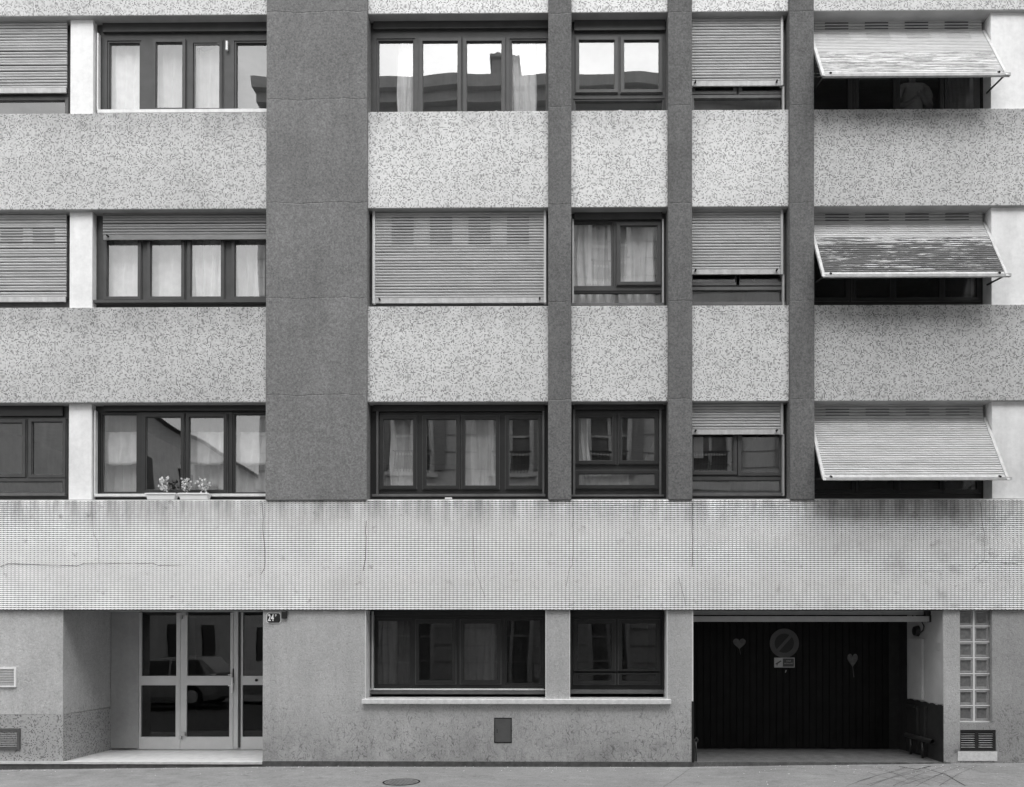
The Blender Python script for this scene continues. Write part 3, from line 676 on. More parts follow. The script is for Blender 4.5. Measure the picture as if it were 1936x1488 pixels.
sz = Z(1322, 980, -.06); s_ = MB(); xa, xb = X(683.5, 1326, -.06), X(1269, 1326, -.06)
s_.box(xa, xb, -.06, .002, sz-.072, sz); s_.box(hB[0]+.015, hB[1]-.015, .0022, .33, sz-.03, sz); s_.box(hC[0]+.015, hC[1]-.015, .0022, .33, sz-.03, sz)
s_.build('window_sill', 'sill', B, label='long white stone sill under both street windows', bevel=.008)

# ---------------------------------------------------------------- garage
YDo = 1.34; YR = 1.12; xr = X(1716, 1300, YR); zG = Z(1441.5, 1780)
MB().box(xg0-.10, xg0-.001, .341, 1.5, -.1, 2.21).build('wall', 'garage_w', B)
bar(1308, 1310.8, 1154, 1326, -.004, .12, 'white', 'corner_bead'); bar(1308, 1312, 1326, 1442, -.012, .12, 'cable', 'corner_guard')
# right return wall, white above and dark below, seen at an angle
zb_ = .85
MB().box(xg1+.0, X(1815, 1300), 0, 1.3, zW0, 2.21).build('wall', 'stucco_g', B, label='rendered pier between garage and glass blocks')
MB().box(xg1-.006, xg1-.001, .004, YR, zb_, 2.19).build('wall_paint', 'garage_w', B)
dk = MB(); n = 24
for q in range(n):
    y0, y1 = .003+(YR-.003)*q/n, .003+(YR-.003)*(q+1)/n; zt = zb_-.02+.008*math.sin(q*1.3)+.02*(q/n)
    dk.box(xg1-.012, xg1-.0015, y0, y1, zG-.05, zt)
dk.build('wall_paint', 'garage_dark', B)
MB().box(xr-.9, xr+.3, YR+.25, YR+.4, -.1, 2.21).build('wall', 'garage_dark', B)
MB().box(xg1-.02, xg1+.1, YR, YR+.3, -.1, 2.21).build('wall', 'garage_dark', B)
MB().box(xg0-.2, xg1+.1, -.0, 1.6, -.1, zG).build('garage_apron', 'concrete', B)
MB().box(xg0, xg1+.1, .25, 1.6, 2.20, 2.3).build('garage_ceiling', 'soffit', B)
bar(1310, 1757, 1148, 1162.5, .42, .06, 'alu_d', 'lintel')
G = thing('garage_door_stub', '', '') if False else None
gx0 = X(1311, 1300, YDo)-.05; gx1 = X(1681, 1300, YDo); zg1 = 2.19
GD = MB().box(gx0, gx1, YDo+.02, YDo+.05, zG+.01, zg1).build('garage_door', 'plank', B, label='black vertical plank garage door')
npl = 30; pw = (gx1-gx0)/npl
me = bpy.data.meshes.new('plank'); m = MB(); h = zg1-zG-.02; m.add([(.003, .02, 0), (.006, 0, 0), (pw-.006, 0, 0), (pw-.003, .02, 0), (.003, .02, h), (.006, 0, h), (pw-.006, 0, h), (pw-.003, .02, h)], [(0, 1, 5, 4), (1, 2, 6, 5), (2, 3, 7, 6), (0, 3, 2, 1), (4, 5, 6, 7)])
me.from_pydata(m.v, [], m.f); me.materials.append(M['plank'])
for q in range(npl):
    o = bpy.data.objects.new('plank', me); COL.objects.link(o); o.location = (gx0+q*pw, YDo+random.uniform(-.003, .001), zG+.015); o.parent = GD
bar(1311, 1757, 1165, 1175.5, .36, .07, 'alu_d', 'door_rail')
m = MB(); a, z = at(1763, 1170, .38); m.box(a-.04, a+.045, .34, .46, z-.05, z+.05); m.tube([(a+.03, .33, z-.03), (a+.03, .33, z+.09)], .008, 6); m.build('rail_bracket', 'steel', B)
def heart(cx, cy, wpx, hpx, drip):
    x, z = at(cx, cy, YDo-.006); w_, h_ = wpx/132*.5, hpx/132
    pts = []
    for t in range(28):
        a = 2*math.pi*t/28; hx = 16*math.sin(a)**3; hy = 13*math.cos(a)-5*math.cos(2*a)-2*math.cos(3*a)-math.cos(4*a)
        pts.append((x+hx/16*w_, z+hy/29*h_))
    m = MB(); m.prism(pts, YDo-.0058, YDo-.0045); m.tube([(x, YDo-.0055, z-h_*.5), (x+.02, YDo-.0055, z-h_*.5-drip)], .004, 5)
    return m.build('painted_heart', 'heart', GD)
heart(1398, 1216, 27, 24, .09); heart(1612, 1247, 22, 30, .17)
# no parking roundel
NP = thing('no_parking_sign', 'faded round no parking sign high on the black garage door', 'sign', (X(1483, 1216, YDo), YDo-.02, Z(1216, 1483, YDo)))
cx, cz = at(1483, 1216, YDo-.02); R_ = 27.6/132*1.12
def disc(m, r0, r1, y0, y1, n=40):
    for q in range(n):
        a, b = 2*math.pi*q/n, 2*math.pi*(q+1)/n
        c_ = [(cx+r*math.cos(t), y, cz+r*math.sin(t)) for y in (y0, y1) for r in (r0, r1) for t in (a, b)]
        m.add(c_, [(0, 1, 3, 2), (4, 6, 7, 5), (2, 3, 7, 6), (0, 4, 5, 1)])
m = MB(); disc(m, 0.0001, R_*.98, YDo-.014, YDo-.008); m.build('face', 'sign_blue', NP)
m = MB(); disc(m, R_*.66, R_, YDo-.018, YDo-.0142); m.build('ring', 'sign_ring', NP)
m = MB(); c45 = math.cos(math.radians(48)); s45 = math.sin(math.radians(48)); hw = R_*.10; L_ = R_*.70
m.prism([(cx+sx*L_*c45-sy*hw*s45, cz+sx*L_*s45+sy*hw*c45) for sx, sy in ((-1, -1), (1, -1), (1, 1), (-1, 1))], YDo-.0176, YDo-.0145); m.build('slash', 'sign_ring', NP)
def text(body, x, y, z, size, mat, par, sx=1.0, bold=0.0, name='lettering', rz=0):
    cu = bpy.data.curves.new(name, 'FONT'); cu.body = body; cu.size = size; cu.align_x = 'CENTER'; cu.align_y = 'CENTER'; cu.extrude = .0012; cu.offset = bold
    o = bpy.data.objects.new(name, cu); COL.objects.link(o); cu.materials.append(M[mat])
    dg = bpy.context.evaluated_depsgraph_get(); me = bpy.data.meshes.new_from_object(o.evaluated_get(dg)); bpy.data.objects.remove(o)
    o = bpy.data.objects.new(name, me); COL.objects.link(o); o.rotation_euler = (math.pi/2, 0, rz); o.scale = (sx, 1, 1); o.location = (x, y, z)
    put(o, par); return o
M['notice_l'] = plain('notice pale', .5, .5, .3); M['notice_d'] = plain('notice dark', .09, .5, .3)
a, zt = at(1464.5, 1243.5, YDo-.03); b, zb = at(1503, 1262, YDo-.03)
CN = thing('camera_notice', 'small rectangular camera surveillance notice under the round sign', 'sign', (a, YDo-.03, zb))
MB().box(a, b, YDo-.012, YDo-.006, zb, zt).build('plate', 'notice_l', CN)
MB().box(a+(b-a)*.42, b-.012, YDo-.0145, YDo-.0122, zb+.012, zt-.012).build('panel', 'notice_d', CN)
m = MB(); q = a+(b-a)*.2; zc = (zt+zb)/2+.02; m.prism([(q-.05, zc-.04), (q+.035, zc+.015), (q+.05, zc+.0), (q-.035, zc-.055)], YDo-.0145, YDo-.0122); m.prism([(q-.01, zc-.03), (q+.0, zc-.022), (q-.02, zc-.075), (q-.03, zc-.075)], YDo-.0145, YDo-.0122); m.build('camera_symbol', 'slit', CN)
text('SOUS', a+(b-a)*.70, YDo-.0152, (zt+zb)/2+.025, .03, 'notice_l', CN); text('SURVEILLANCE', a+(b-a)*.70, YDo-.0152, (zt+zb)/2-.015, .026, 'notice_l', CN, sx=.8)
m = MB(); q, zc = at(1485.5, 1269, YDo); m.prism([(q-.012, zc-.022), (q+.002, zc-.02), (q+.012, zc+.018), (q+.0, zc+.02)], YDo-.004, YDo-.0032); m.build('paint_chip', 'notice_l', GD)

# fittings on the garage side wall (the wall runs away from the street)
def side(px, py):
    """point on the side wall seen at px, py"""
    d = ray(px, py); t = (xg1-.014-CAM.x)/d.x; return CAM.y+d.y*t, CAM.z+d.z*t
y0, z0 = side(1747, 1207); y1, z1 = side(1723, 1320)
mb_ = MB().box(xg1-.05, xg1-.0065, y0, y1, z1, z0); tag(mb_.build('meter_cupboard', 'garage_w', None, bevel=.006), 'flat pale cupboard on the white side wall inside the garage entry', 'cupboard')
ML = MB(); yy, zz = side(1735, 1193); R2 = .085
ML.tube([(xg1-.007, yy, zz), (xg1-.07, yy, zz)], [R2, R2*.8], 18)
lam = ML.build('round_fitting', 'steel', None); tag(lam, 'round dark fitting hanging under the cable in the garage entry', 'wall fitting')  # short dark drum, a plain wall fitting
cb = MB(); pts = []
for px, py in ((1728, 1165), (1725, 1157), (1731, 1153), (1740, 1154), (1748, 1158), (1752, 1166), (1745, 1176), (1749, 1184), (1747, 1192), (1741, 1197)):
    yy, zz = side(px, py); pts.append((xg1-.03, yy, zz))
cb.tube(pts, .009, 6); tag(cb.build('cable', 'cable', None, smooth=True), 'black looping cable behind the garage rail', 'cable')
m = MB(); yy, zz = side(1749, 1158); m.box(xg1-.08, xg1-.0065, yy-.16, yy+.16, zz-.06, zz+.05); tag(m.build('junction_box', 'steel', None, bevel=.005), 'black box tucked under the tile band above the garage rail', 'junction box')
m = MB(); y0, z0 = side(1779, 1215); y1, z1 = side(1768, 1230)
for q in range(3):
    for r_ in range(2): m.box(xg1-.012, xg1-.0065, y1+(y0-y1)*(r_/2), y1+(y0-y1)*((r_+.85)/2), z0+(z1-z0)*q/3, z0+(z1-z0)*(q+.8)/3)
tag(m.build('sticker', 'notice_l', None), 'torn little sticker on the white side wall near the street corner', 'sticker')
# pipes on the dark lower wall
m = MB()
for px, t in ((1737.5, .022), (1752, .012)):
    ya, za = side(px, 1336); yb, zb = side(px, 1424); m.box(xg1-.06, xg1-.0125, ya-t, ya+t, zb, za)
ya, za = side(1732, 1336); m.box(xg1-.06, xg1-.0125, ya-.03, ya+.25, za-.02, za+.02)
tag(m.build('pipe_casing', 'garage_dark', None, bevel=.004), 'dark boxed pipes running down the lower side wall of the garage entry', 'pipe casing')
# wheel guard rail
ya, za = side(1728, 1393); yb, zb = side(1772, 1402); xx = xg1-.10
GR = thing('wheel_guard', 'low tubular guard rail on two posts beside the garage side wall', 'guard rail', (xx, .5, zG))
zr = .30
m = MB(); m.tube([(xx, .95, zr), (xx, .12, zr)], .035, 14, caps=False); m.tube([(xx, .12, zr), (xx, .95, zr)], .030, 14, caps=False); m.build('rail', 'steel', GR, smooth=True, recalc=False)
for y in (.80, .42): MB().tube([(xx, y, zG), (xx, y, zr-.03)], .02, 10).build('post', 'steel', GR, smooth=True)
# small bent tube at the left jamb
m = MB(); x0, z0 = at(1315, 1396, .05); m.tube([(xg0+.03, .06, zG), (xg0+.03, .06, z0-.09), (xg0+.035, .06, z0-.02), (xg0+.06, .06, z0+.01), (xg0+.085, .06, z0-.02), (xg0+.07, .06, z0-.06)], .013, 8)
m.tube([(xg0+.06, .06, zG), (xg0+.058, .06, z0-.05)], .011, 8); tag(m.build('bent_tube', 'steel', None, smooth=True), 'bent steel tube at the foot of the left garage jamb', 'tube')

# ---------------------------------------------------------------- glass blocks, right wall
xb0, xb1 = X(1814.5, 1260), X(1875.5, 1260); zb1 = 2.2; zb0 = Z(1366.5, 1845)
xv0, xv1 = X(1812, 1400), X(1883, 1400); zv1, zv0 = Z(1380, 1845), Z(1420, 1845)
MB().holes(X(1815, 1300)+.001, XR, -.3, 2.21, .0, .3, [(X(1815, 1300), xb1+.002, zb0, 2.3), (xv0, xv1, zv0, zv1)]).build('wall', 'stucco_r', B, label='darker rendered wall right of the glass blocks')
GB = MB().box(xb0-.0, xb1+.0, .075, .12, zb0, zb1).build('glass_block_window', 'mortar', B, label='tall window of two columns of glass blocks')
bw_ = (xb1-xb0)/2; bh = (2.185-zb0)/7
gb = MB(); e = .011
def blk(m, x0, x1, z0, z1):
    ins = .026; m.k = 0
    o_ = [(x0, z0), (x1, z0), (x1, z1), (x0, z1)]; i_ = [(x0+ins, z0+ins), (x1-ins, z0+ins), (x1-ins, z1-ins), (x0+ins, z1-ins)]
    i2 = [(x0+ins+.008, z0+ins+.008), (x1-ins-.008, z0+ins+.008), (x1-ins-.008, z1-ins-.008), (x0+ins+.008, z1-ins-.008)]
    vs = [(x, .078, z) for x, z in o_]+[(x, .062, z) for x, z in o_]+[(x, .055, z) for x, z in i_]+[(x, .074, z) for x, z in i2]
    fs = []
    for q in range(4):
        r = (q+1) % 4; fs += [(q, r, r+4, q+4), (q+4, r+4, r+8, q+8), (q+8, r+8, r+12, q+12)]
    m.add(vs, fs); m.k = 1; m.add([vs[12], vs[13], vs[14], vs[15]], [(0, 1, 2, 3)]); m.k = 0
for c in range(2):
    for r_ in range(7):
        m = MB(); blk(m, xb0+c*bw_+e, xb0+(c+1)*bw_-e, zb0+.012+r_*bh+e*.6, zb0+.012+(r_+1)*bh-e*.6); m.build('glass_block', ['gblock_rim', 'gblock'], GB, recalc=False)
# proud mortar cross bars
m = MB(); m.box((xb0+xb1)/2-.011, (xb0+xb1)/2+.011, .05, .076, zb0, 2.19)
for r_ in range(8): m.box(xb0, xb1, .053, .0765, zb0+.012+r_*bh-.0075, zb0+.012+r_*bh+.0075)
m.build('mortar_joint', 'mortar', GB)
def vent(x0, x1, z0, z1, Y, n, fm, lm, label, cat='vent', mid=False, th=.2, frame=.03):
    V = thing('air_vent', label, cat, ((x0+x1)/2, Y, z0))
    MB().holes(x0, x1, z0, z1, Y-.012, Y+.02, [(x0+frame, x1-frame, z0+frame, z1-frame)]).build('frame', fm, V)
    MB().box(x0+.004, x1-.004, Y+.05, Y+.054, z0+.004, z1-.004).build('backing', 'plank', V)  # black sheet gives the shade in the gaps between louvres
    cols = [(x0+frame, x1-frame)] if not mid else [(x0+frame, (x0+x1)/2-.025), ((x0+x1)/2+.025, x1-frame)]
    if mid: MB().box((x0+x1)/2-.025, (x0+x1)/2+.025, Y-.01, Y+.02, z0+frame, z1-frame).build('mullion', fm, V)
    ph = (z1-z0-2*frame)/n
    for a, b in cols:
        for q in range(n):
            zz = z0+frame+(q+.5)*ph; m = MB(); h = ph*th
            m.add([(a, Y-.008, zz-h*.5), (b, Y-.008, zz-h*.5), (b, Y+.016, zz+h*.5), (a, Y+.016, zz+h*.5), (a, Y-.008, zz-h*.5-.003), (b, Y-.008, zz-h*.5-.003), (b, Y+.016, zz+h*.5-.003), (a, Y+.016, zz+h*.5-.003)], [(0, 1, 2, 3), (7, 6, 5, 4), (4, 5, 1, 0), (2, 6, 7, 3)])
            m.build('louvre', lm, V)
    return V
vent(xv0+.004, xv1-.004, zv0+.004, zv1-.004, .02, 7, 'enamel', 'louvre', 'black double louvred vent below the glass blocks', mid=True, frame=.035)
tag(MB().box(X(1811, 1430)-.002, X(1885, 1430), -.008, .1, Z(1438.5, 1845), Z(1421, 1845)).build('plaster_patch', 'patch', B), 'x', 'x')
_pp = [o for o in bpy.data.objects if o.name.startswith('plaster_patch')][0]; del _pp['category']; _pp['label'] = 'fresh white plaster below the black vent'
vent(X(-60, 1280), X(30.5, 1280), Z(1299, 0), Z(1262, 0), .0, 10, 'enamel_w', 'enamel_w', 'white louvred vent in the rendered wall left of the entrance', frame=.022)
vent(X(-60, 1395), X(39, 1395), Z(1417, 0), Z(1377, 0), -.012, 9, 'grille_d', 'louvre', 'grey louvred vent in the speckled plinth', frame=.035)
# access hatch
xa, za = at(934.5, 1357); xb, zb = at(967.5, 1404.5)
H = thing('utility_hatch', 'small grey metal hatch low in the rendered wall below the sill', 'hatch', ((xa+xb)/2, 0, zb))
MB().holes(xa, xb, zb, za, -.006, .0, [(xa+.012, xb-.012, zb+.012, za-.012)]).build('frame', 'plank', H)
MB().box(xa+.014, xb-.014, -.007, -.001, zb+.014, za-.014).build('door', 'hatch', H)
m = MB()
for q in (0, .028): m.box(xa+.035, xa+.05, -.0095, -.0072, (za+zb)/2-.03+q, (za+zb)/2-.018+q)
m.build('lock', 'plank', H)
# house number
xa, za = at(504.5, 1158.5); xb, zb = at(531.5, 1178.5)
N = thing('house_number', 'enamel house number 24 beside the entrance', 'number plate', ((xa+xb)/2, 0, zb))
c_ = .022
oct_ = [(xa+c_, zb), (xb-c_, zb), (xb, zb+c_), (xb, za-c_), (xb-c_, za), (xa+c_, za), (xa, za-c_), (xa, zb+c_)]
MB().prism(oct_, -.010, -.001).build('plate', 'enamel_w', N)
i_ = .008; oc2 = [(x+(i_ if x < (xa+xb)/2 else -i_), z+(i_ if z < (za+zb)/2 else -i_)) for x, z in oct_]; MB().prism(oc2, -.0125, -.0102).build('enamel_face', 'enamel', N)
text('2', xa+.040, -.0135, (za+zb)/2, .135, 'enamel_w', N, sx=.66, bold=.003); text('4', xa+.085, -.0135, (za+zb)/2, .135, 'enamel_w', N, sx=.66, bold=.003)
text('B', xa+.135, -.0135, (za+zb)/2+.03, .055, 'alu', N, sx=.9, bold=.002)
xa, za = at(533.5, 1155.5); xb, zb = at(543.5, 1169.5)
tag(MB().box(xa, xb, -.035, -.0, zb, za).build('doorbell_box', 'enamel', None, bevel=.006), 'tiny black box mounted just right of the house number plate', 'box')

# ================================================================== THINGS IN THE WINDOWS
def curtain(px0, px1, py0, py1, Y, folds, amp, label, mat='curtain', sweep=0.0, group=None, hem=0.0, seed=0):
    rr = random.Random(seed+int(px0*7+py0)); nu, nv = max(10, int(folds*10)), 10
    (xa, zt), (xb, zb) = at(px0, py0, Y), at(px1, py1, Y)
    m = MB(); ph = [rr.uniform(-.5, .5) for _ in range(4)]
    for j in range(nv+1):
        v = j/nv
        for i in range(nu+1):
            u = i/nu
            x = xa+(xb-xa)*u+sweep*v*v*(1-.0*u)*(1 if sweep > 0 else 1)+.012*math.sin(7*v+9*u+ph[0])
            y = Y+amp*(.55+.45*v)*(math.sin(2*math.pi*folds*u+ph[1]+.8*v*math.sin(3*u+ph[2]))+.35*math.sin(2*math.pi*folds*2.3*u+ph[3]))
            z = zt+(zb-zt)*v+hem*math.sin(math.pi*u)*v
            m.v.append((x, y, z))
    for j in range(nv):
        for i in range(nu): a = j*(nu+1)+i; m.f.append((a, a+1, a+nu+2, a+nu+1)); m.mi.append(0)
    o = m.build('curtain', mat, None, smooth=True, recalc=False); tag(o, label, 'curtain', group)
    sm = o.modifiers.new('cloth', 'SOLIDIFY'); sm.thickness = .002
    return o
YC = .30
curtain(206, 268, 70, 222, YC, 3, .02, 'sheer white curtain swept aside in the pane next to the top white pier')
curtain(296, 346, 78, 222, YC, 2.5, .018, 'plain sheer curtain behind the second pane of the top left window', 'sheer')
curtain(366, 424, 78, 222, YC, 3, .02, 'sheer curtain behind the slightly open sash of the top left window', 'sheer')
curtain(752, 786, 60, 228, YC, 3.5, .02, 'narrow gathered curtain at the left of the top middle window')
curtain(962, 1014, 60, 228, YC, 4, .02, 'gathered white curtain at the right of the top middle window')
curtain(200, 266, 440, 575, YC, 3, .015, 'smooth pale curtain in the pane next to the middle white pier', 'curtain')
curtain(284, 350, 440, 575, YC, 2.5, .015, 'smooth pale curtain in the second pane under the short shutter', 'curtain')
curtain(360, 426, 440, 575, YC, 4, .03, 'folded white curtain in the third pane under the short shutter')
curtain(438, 512, 440, 575, YC, 4, .03, 'greyer folded curtain in the pane beside the dark wall', 'sheer')
curtain(1080, 1160, 418, 592, YC, 5, .03, 'crumpled full length curtain in the left pane of the middle row small window', sweep=.02)
curtain(1170, 1238, 420, 592, YC, 4, .02, 'straight full length curtain in the right pane of the middle row small window')
for a, b, t in ((190, 262, 'next to the white pier'), (356, 428, 'above the second flower box'), (438, 512, 'beside the dark wall')):
    curtain(a, b, 817, 876, YC, 3, .018, 'short white cafe curtain %s in the bottom left window' % t, hem=-.03)
    curtain(a, b, 778, 945, YC+.12, 4, .02, 'long thin sheer behind the cafe curtain %s' % t, 'sheer')
curtain(738, 786, 780, 935, YC, 3, .02, 'thin sheer strip at the left of the low middle window', 'sheer')
curtain(880, 944, 780, 935, YC, 4, .02, 'thin sheer in the third pane of the low middle window', 'sheer')
curtain(1092, 1112, 780, 935, YC, 2, .02, 'pale curtain edge slanting across the small low window', 'sheer', sweep=.08)
curtain(1118, 1190, 893, 940, YC, 3, .02, 'bunched curtain seen only in the bottom pane of the small low window', 'sheer')
curtain(716, 776, 1160, 1310, YG+.2, 5, .02, 'dim curtain behind the first pane of the wide street level window', 'curtain_d')
curtain(874, 945, 1165, 1310, YG+.2, 4, .02, 'dim curtain behind the third pane of the wide street level window', 'curtain_d')
curtain(1784, 1850, 60, 226, YC+.2, 4, .03, 'dim sheer curtain right of the person under the chipped shutter', 'curtain_d')
# paper blind in the little window
tag(bar(1312, 1329.5, 826, 866, .32, .004, 'curtain', 'paper_sheet'), 'pale sheet of paper hung inside the window under the short shutter', 'paper'); o = [q for q in bpy.data.objects if q.name.startswith('paper_sheet')][0]; mw = o.location.copy(); o.parent = None
# white wedge on ledge
xx, zz = at(848, 941, .02); tag(MB().box(xx-.05, xx+.05, .0, .05, 3.781, 3.812).build('foam_block', 'paper', None, bevel=.004), 'small white block lying on the ledge of the low middle window', 'block')
for px, py, lb, i in ((939, 209, 'tiny white crumb on the ledge of the top middle window', 0), (1172, 208, 'tiny white lump on the ledge of the top small window', 0)):
    bm = bmesh.new(); bmesh.ops.create_icosphere(bm, subdivisions=2, radius=.03)
    for v in bm.verts: v.co *= random.uniform(.7, 1.1); v.co.z *= .6
    me = bpy.data.meshes.new('lump'); bm.to_mesh(me); bm.free(); me.materials.append(M['paper']); o = bpy.data.objects.new('pigeon_dropping', me); COL.objects.link(o); xx, zz = at(px, py, .06); o.location = (xx, .05, ZT[i]+.02); tag(o, lb, 'debris')
# white lever on the open sash of the top left window
xx, zz = at(429, 88, .14); tag(MB().box(xx-.014, xx+.016, .125, .155, zz-.06, zz+.075).build('window_latch', 'enamel_w', None, bevel=.004), 'white plastic latch at the top of the half open window', 'latch')

# planters with plants
def planter(px0, px1, label, plants):
    Yp = .03; (xa, zt), (xb, zb) = at(px0, 933.5, Yp), at(px1, 946, Yp); zb = 3.781
    P = thing('planter', label, 'planter', ((xa+xb)/2, Yp, zb), 'white window boxes on the ledge')
    t = .022; y0, y1 = -.038, .062
    o_ = [(xa+t, y0+.008), (xb-t, y0+.008), (xb-t, y1-.008), (xa+t, y1-.008)]; u_ = [(xa, y0), (xb, y0), (xb, y1), (xa, y1)]; i_ = [(xa+.01, y0+.01), (xb-.01, y0+.01), (xb-.01, y1-.01), (xa+.01, y1-.01)]
    vs = [(x, y, zb) for x, y in o_]+[(x, y, zt) for x, y in u_]+[(x, y, zt) for x, y in i_]+[(x, y, zt-.03) for x, y in i_]
    fs = [(3, 2, 1, 0)]+[f for q in range(4) for f in ((q, (q+1) % 4, (q+1) % 4+4, q+4), (q+4, (q+1) % 4+4, (q+1) % 4+8, q+8), (q+8, (q+1) % 4+8, (q+1) % 4+12, q+12))]
    MB().add(vs, fs).build('tub', 'planter', P, bevel=.003)
    m = MB(); m.box(xa-.006, xb+.006, y0-.007, y1+.007, zt-.012, zt-.002); m2 = m
    MB().holes(xa-.008, xb+.008, zt-.02, zt-.004, y0-.008, y0-.001, []).build('rim', 'planter', P)
    MB().box(xa+.013, xb-.013, y0+.013, y1-.013, zt-.05, zt-.018).build('soil', 'soil', P)
    for (pc, pw_, ptop, lb, den) in plants:
        cx_, ztp = at(pc, ptop, .04); wd = pw_/132/2; T = thing('potted_plant', lb, 'plant', (cx_, .04, zt-.02), 'leafy plants in the window boxes')
        stm = MB(); lf = MB(); rr = random.Random(pc)
        for s_ in range(9):
            a = rr.uniform(0, 6.28); tx = cx_+math.cos(a)*wd*rr.uniform(.3, .95); ty = .045+math.sin(a)*.05; tz = zt+(ztp-zt)*rr.uniform(.7, 1.0)
            p0 = Vector((cx_+rr.uniform(-.03, .03), .04, zt-.02)); p2 = Vector((tx, ty, tz)); p1 = (p0+p2)/2+Vector((rr.uniform(-.02, .02), 0, .02))
            stm.tube([p0, p1, p2], .0025, 5)
            for L_ in range(den):
                t_ = rr.uniform(.2, 1.0); c = p0.lerp(p1, t_*2) if t_ < .5 else p1.lerp(p2, t_*2-1); c = c+Vector((rr.uniform(-.03, .03), rr.uniform(-.03, .02), rr.uniform(-.02, .02)))
                d = Vector((rr.uniform(-1, 1), rr.uniform(-1, .3), rr.uniform(-.4, 1))).normalized(); s2 = d.cross(Vector((rr.uniform(-.3, .3), 1, rr.uniform(-.3, .3)))).normalized(); l = rr.uniform(.024, .046); w_ = l*.4
                lf.add([c, c+d*l*.5+s2*w_, c+d*l, c+d*l*.5-s2*w_, c+d*l*.5+Vector((0, -.004, .004))], [(0, 1, 4), (1, 2, 4), (2, 3, 4), (3, 0, 4)])
        stm.build('stem', 'stem', T); lf.build('leaf', 'leaf', T, kind='stuff', recalc=False)
planter(279.5, 336, 'white window box with one plant, left of the pair', [(308, 22, 902, 'dusty pale plant in the single plant window box', 9)])
planter(341.5, 398, 'white window box with two plants, right of the pair', [(354, 22, 904, 'rounded plant at the left of the two plant window box', 10), (385, 24, 901, 'taller plant at the right of the two plant window box', 9)])

# ---------------------------------------------------------------- the person behind the top right window
def skin(name, joints, edges, mat, parent, root, sub=2):
    me = bpy.data.meshes.new(name); me.from_pydata([j[0] for j in joints], edges, []); o = bpy.data.objects.new(name, me); COL.objects.link(o); me.materials.append(M[mat])
    sk = o.modifiers.new('s', 'SKIN'); sv = me.skin_vertices[0].data
    for i, j in enumerate(joints): r_ = j[1]; sv[i].radius = r_ if isinstance(r_, tuple) else (r_, r_); sv[i].use_root = (i == root)
    sk.use_smooth_shade = True; ss = o.modifiers.new('ss', 'SUBSURF'); ss.levels = sub; ss.render_levels = sub
    dg = bpy.context.evaluated_depsgraph_get(); me2 = bpy.data.meshes.new_from_object(o.evaluated_get(dg)); bpy.data.objects.remove(o)
    o = bpy.data.objects.new(name, me2); COL.objects.link(o); me2.polygons.foreach_set('use_smooth', [True]*len(me2.polygons)); put(o, parent); return o
px_, _ = at(1726, 180, .55); FZ = ZT[0]-.72
PS = thing('person', 'person in a pale t-shirt behind the glass under the chipped shutter, hands together', 'person', (px_, .58, FZ))
def J(x, y, z): return (px_+x, .58+y*.85, FZ+z)
jt = [(J(0, 0, .95), (.15, .11)), (J(0, 0, 1.12), (.14, .10)), (J(0, 0, 1.30), (.165, .115)), (J(0, .01, 1.42), (.13, .09)), (J(0, .0, 1.50), .052), (J(0, -.01, 1.56), .05),
      (J(0, -.02, 1.64), (.075, .085)), (J(0, -.02, 1.70), (.08, .095)), (J(0, -.01, 1.76), (.055, .07)),
      (J(-.19, 0, 1.39), .062), (J(-.27, -.03, 1.12), .045), (J(-.10, -.22, 1.10), .034), (J(-.03, -.27, 1.16), .028),
      (J(.19, 0, 1.39), .062), (J(.27, -.03, 1.12), .045), (J(.10, -.22, 1.10), .034), (J(.03, -.27, 1.17), .028),
      (J(-.1, 0, .86), .085), (J(-.11, 0, .48), .06), (J(-.11, .02, .09), .042), (J(-.11, -.13, .03), .035),
      (J(.1, 0, .86), .085), (J(.11, 0, .48), .06), (J(.11, .02, .09), .042), (J(.11, -.13, .03), .035)]
ed = [(0, 1), (1, 2), (2, 3), (3, 4), (4, 5), (5, 6), (6, 7), (7, 8), (3, 9), (9, 10), (10, 11), (11, 12), (3, 13), (13, 14), (14, 15), (15, 16), (0, 17), (17, 18), (18, 19), (19, 20), (0, 21), (21, 22), (22, 23), (23, 24)]
skin('body', jt, ed, 'skin', PS, 0)
for s_ in (-1, 1):   # five bent fingers each, thumb from the side of the palm
    for f_ in range(4):
        b0 = J(s_*.028, -.275-.004*f_, 1.185-.016*f_); l = (.8, 1, .95, .75)[f_]
        skin('finger', [(b0, .009), ((b0[0]-s_*.03*l, b0[1]-.012, b0[2]+.006), .0085), ((b0[0]-s_*.055*l, b0[1]-.004, b0[2]), .008), ((b0[0]-s_*.065*l, b0[1]+.012, b0[2]-.004), .007)], [(0, 1), (1, 2), (2, 3)], 'skin', PS, 0, 1)
    b0 = J(s_*.03, -.26, 1.19); skin('thumb', [(b0, .011), ((b0[0]-s_*.008, b0[1]-.012, b0[2]+.028), .010), ((b0[0]-s_*.022, b0[1]-.014, b0[2]+.048), .008)], [(0, 1), (1, 2)], 'skin', PS, 0, 1)
sj = [(J(0, 0, .93), (.168, .128)), (J(0, 0, 1.12), (.158, .12)), (J(0, 0, 1.30), (.185, .135)), (J(0, .01, 1.44), (.13, .10)), (J(-.20, 0, 1.40), .078), (J(-.255, -.02, 1.23), .07), (J(.20, 0, 1.40), .078), (J(.255, -.02, 1.23), .07)]
skin('t_shirt', sj, [(0, 1), (1, 2), (2, 3), (3, 4), (4, 5), (3, 6), (6, 7)], 'shirt', PS, 0)
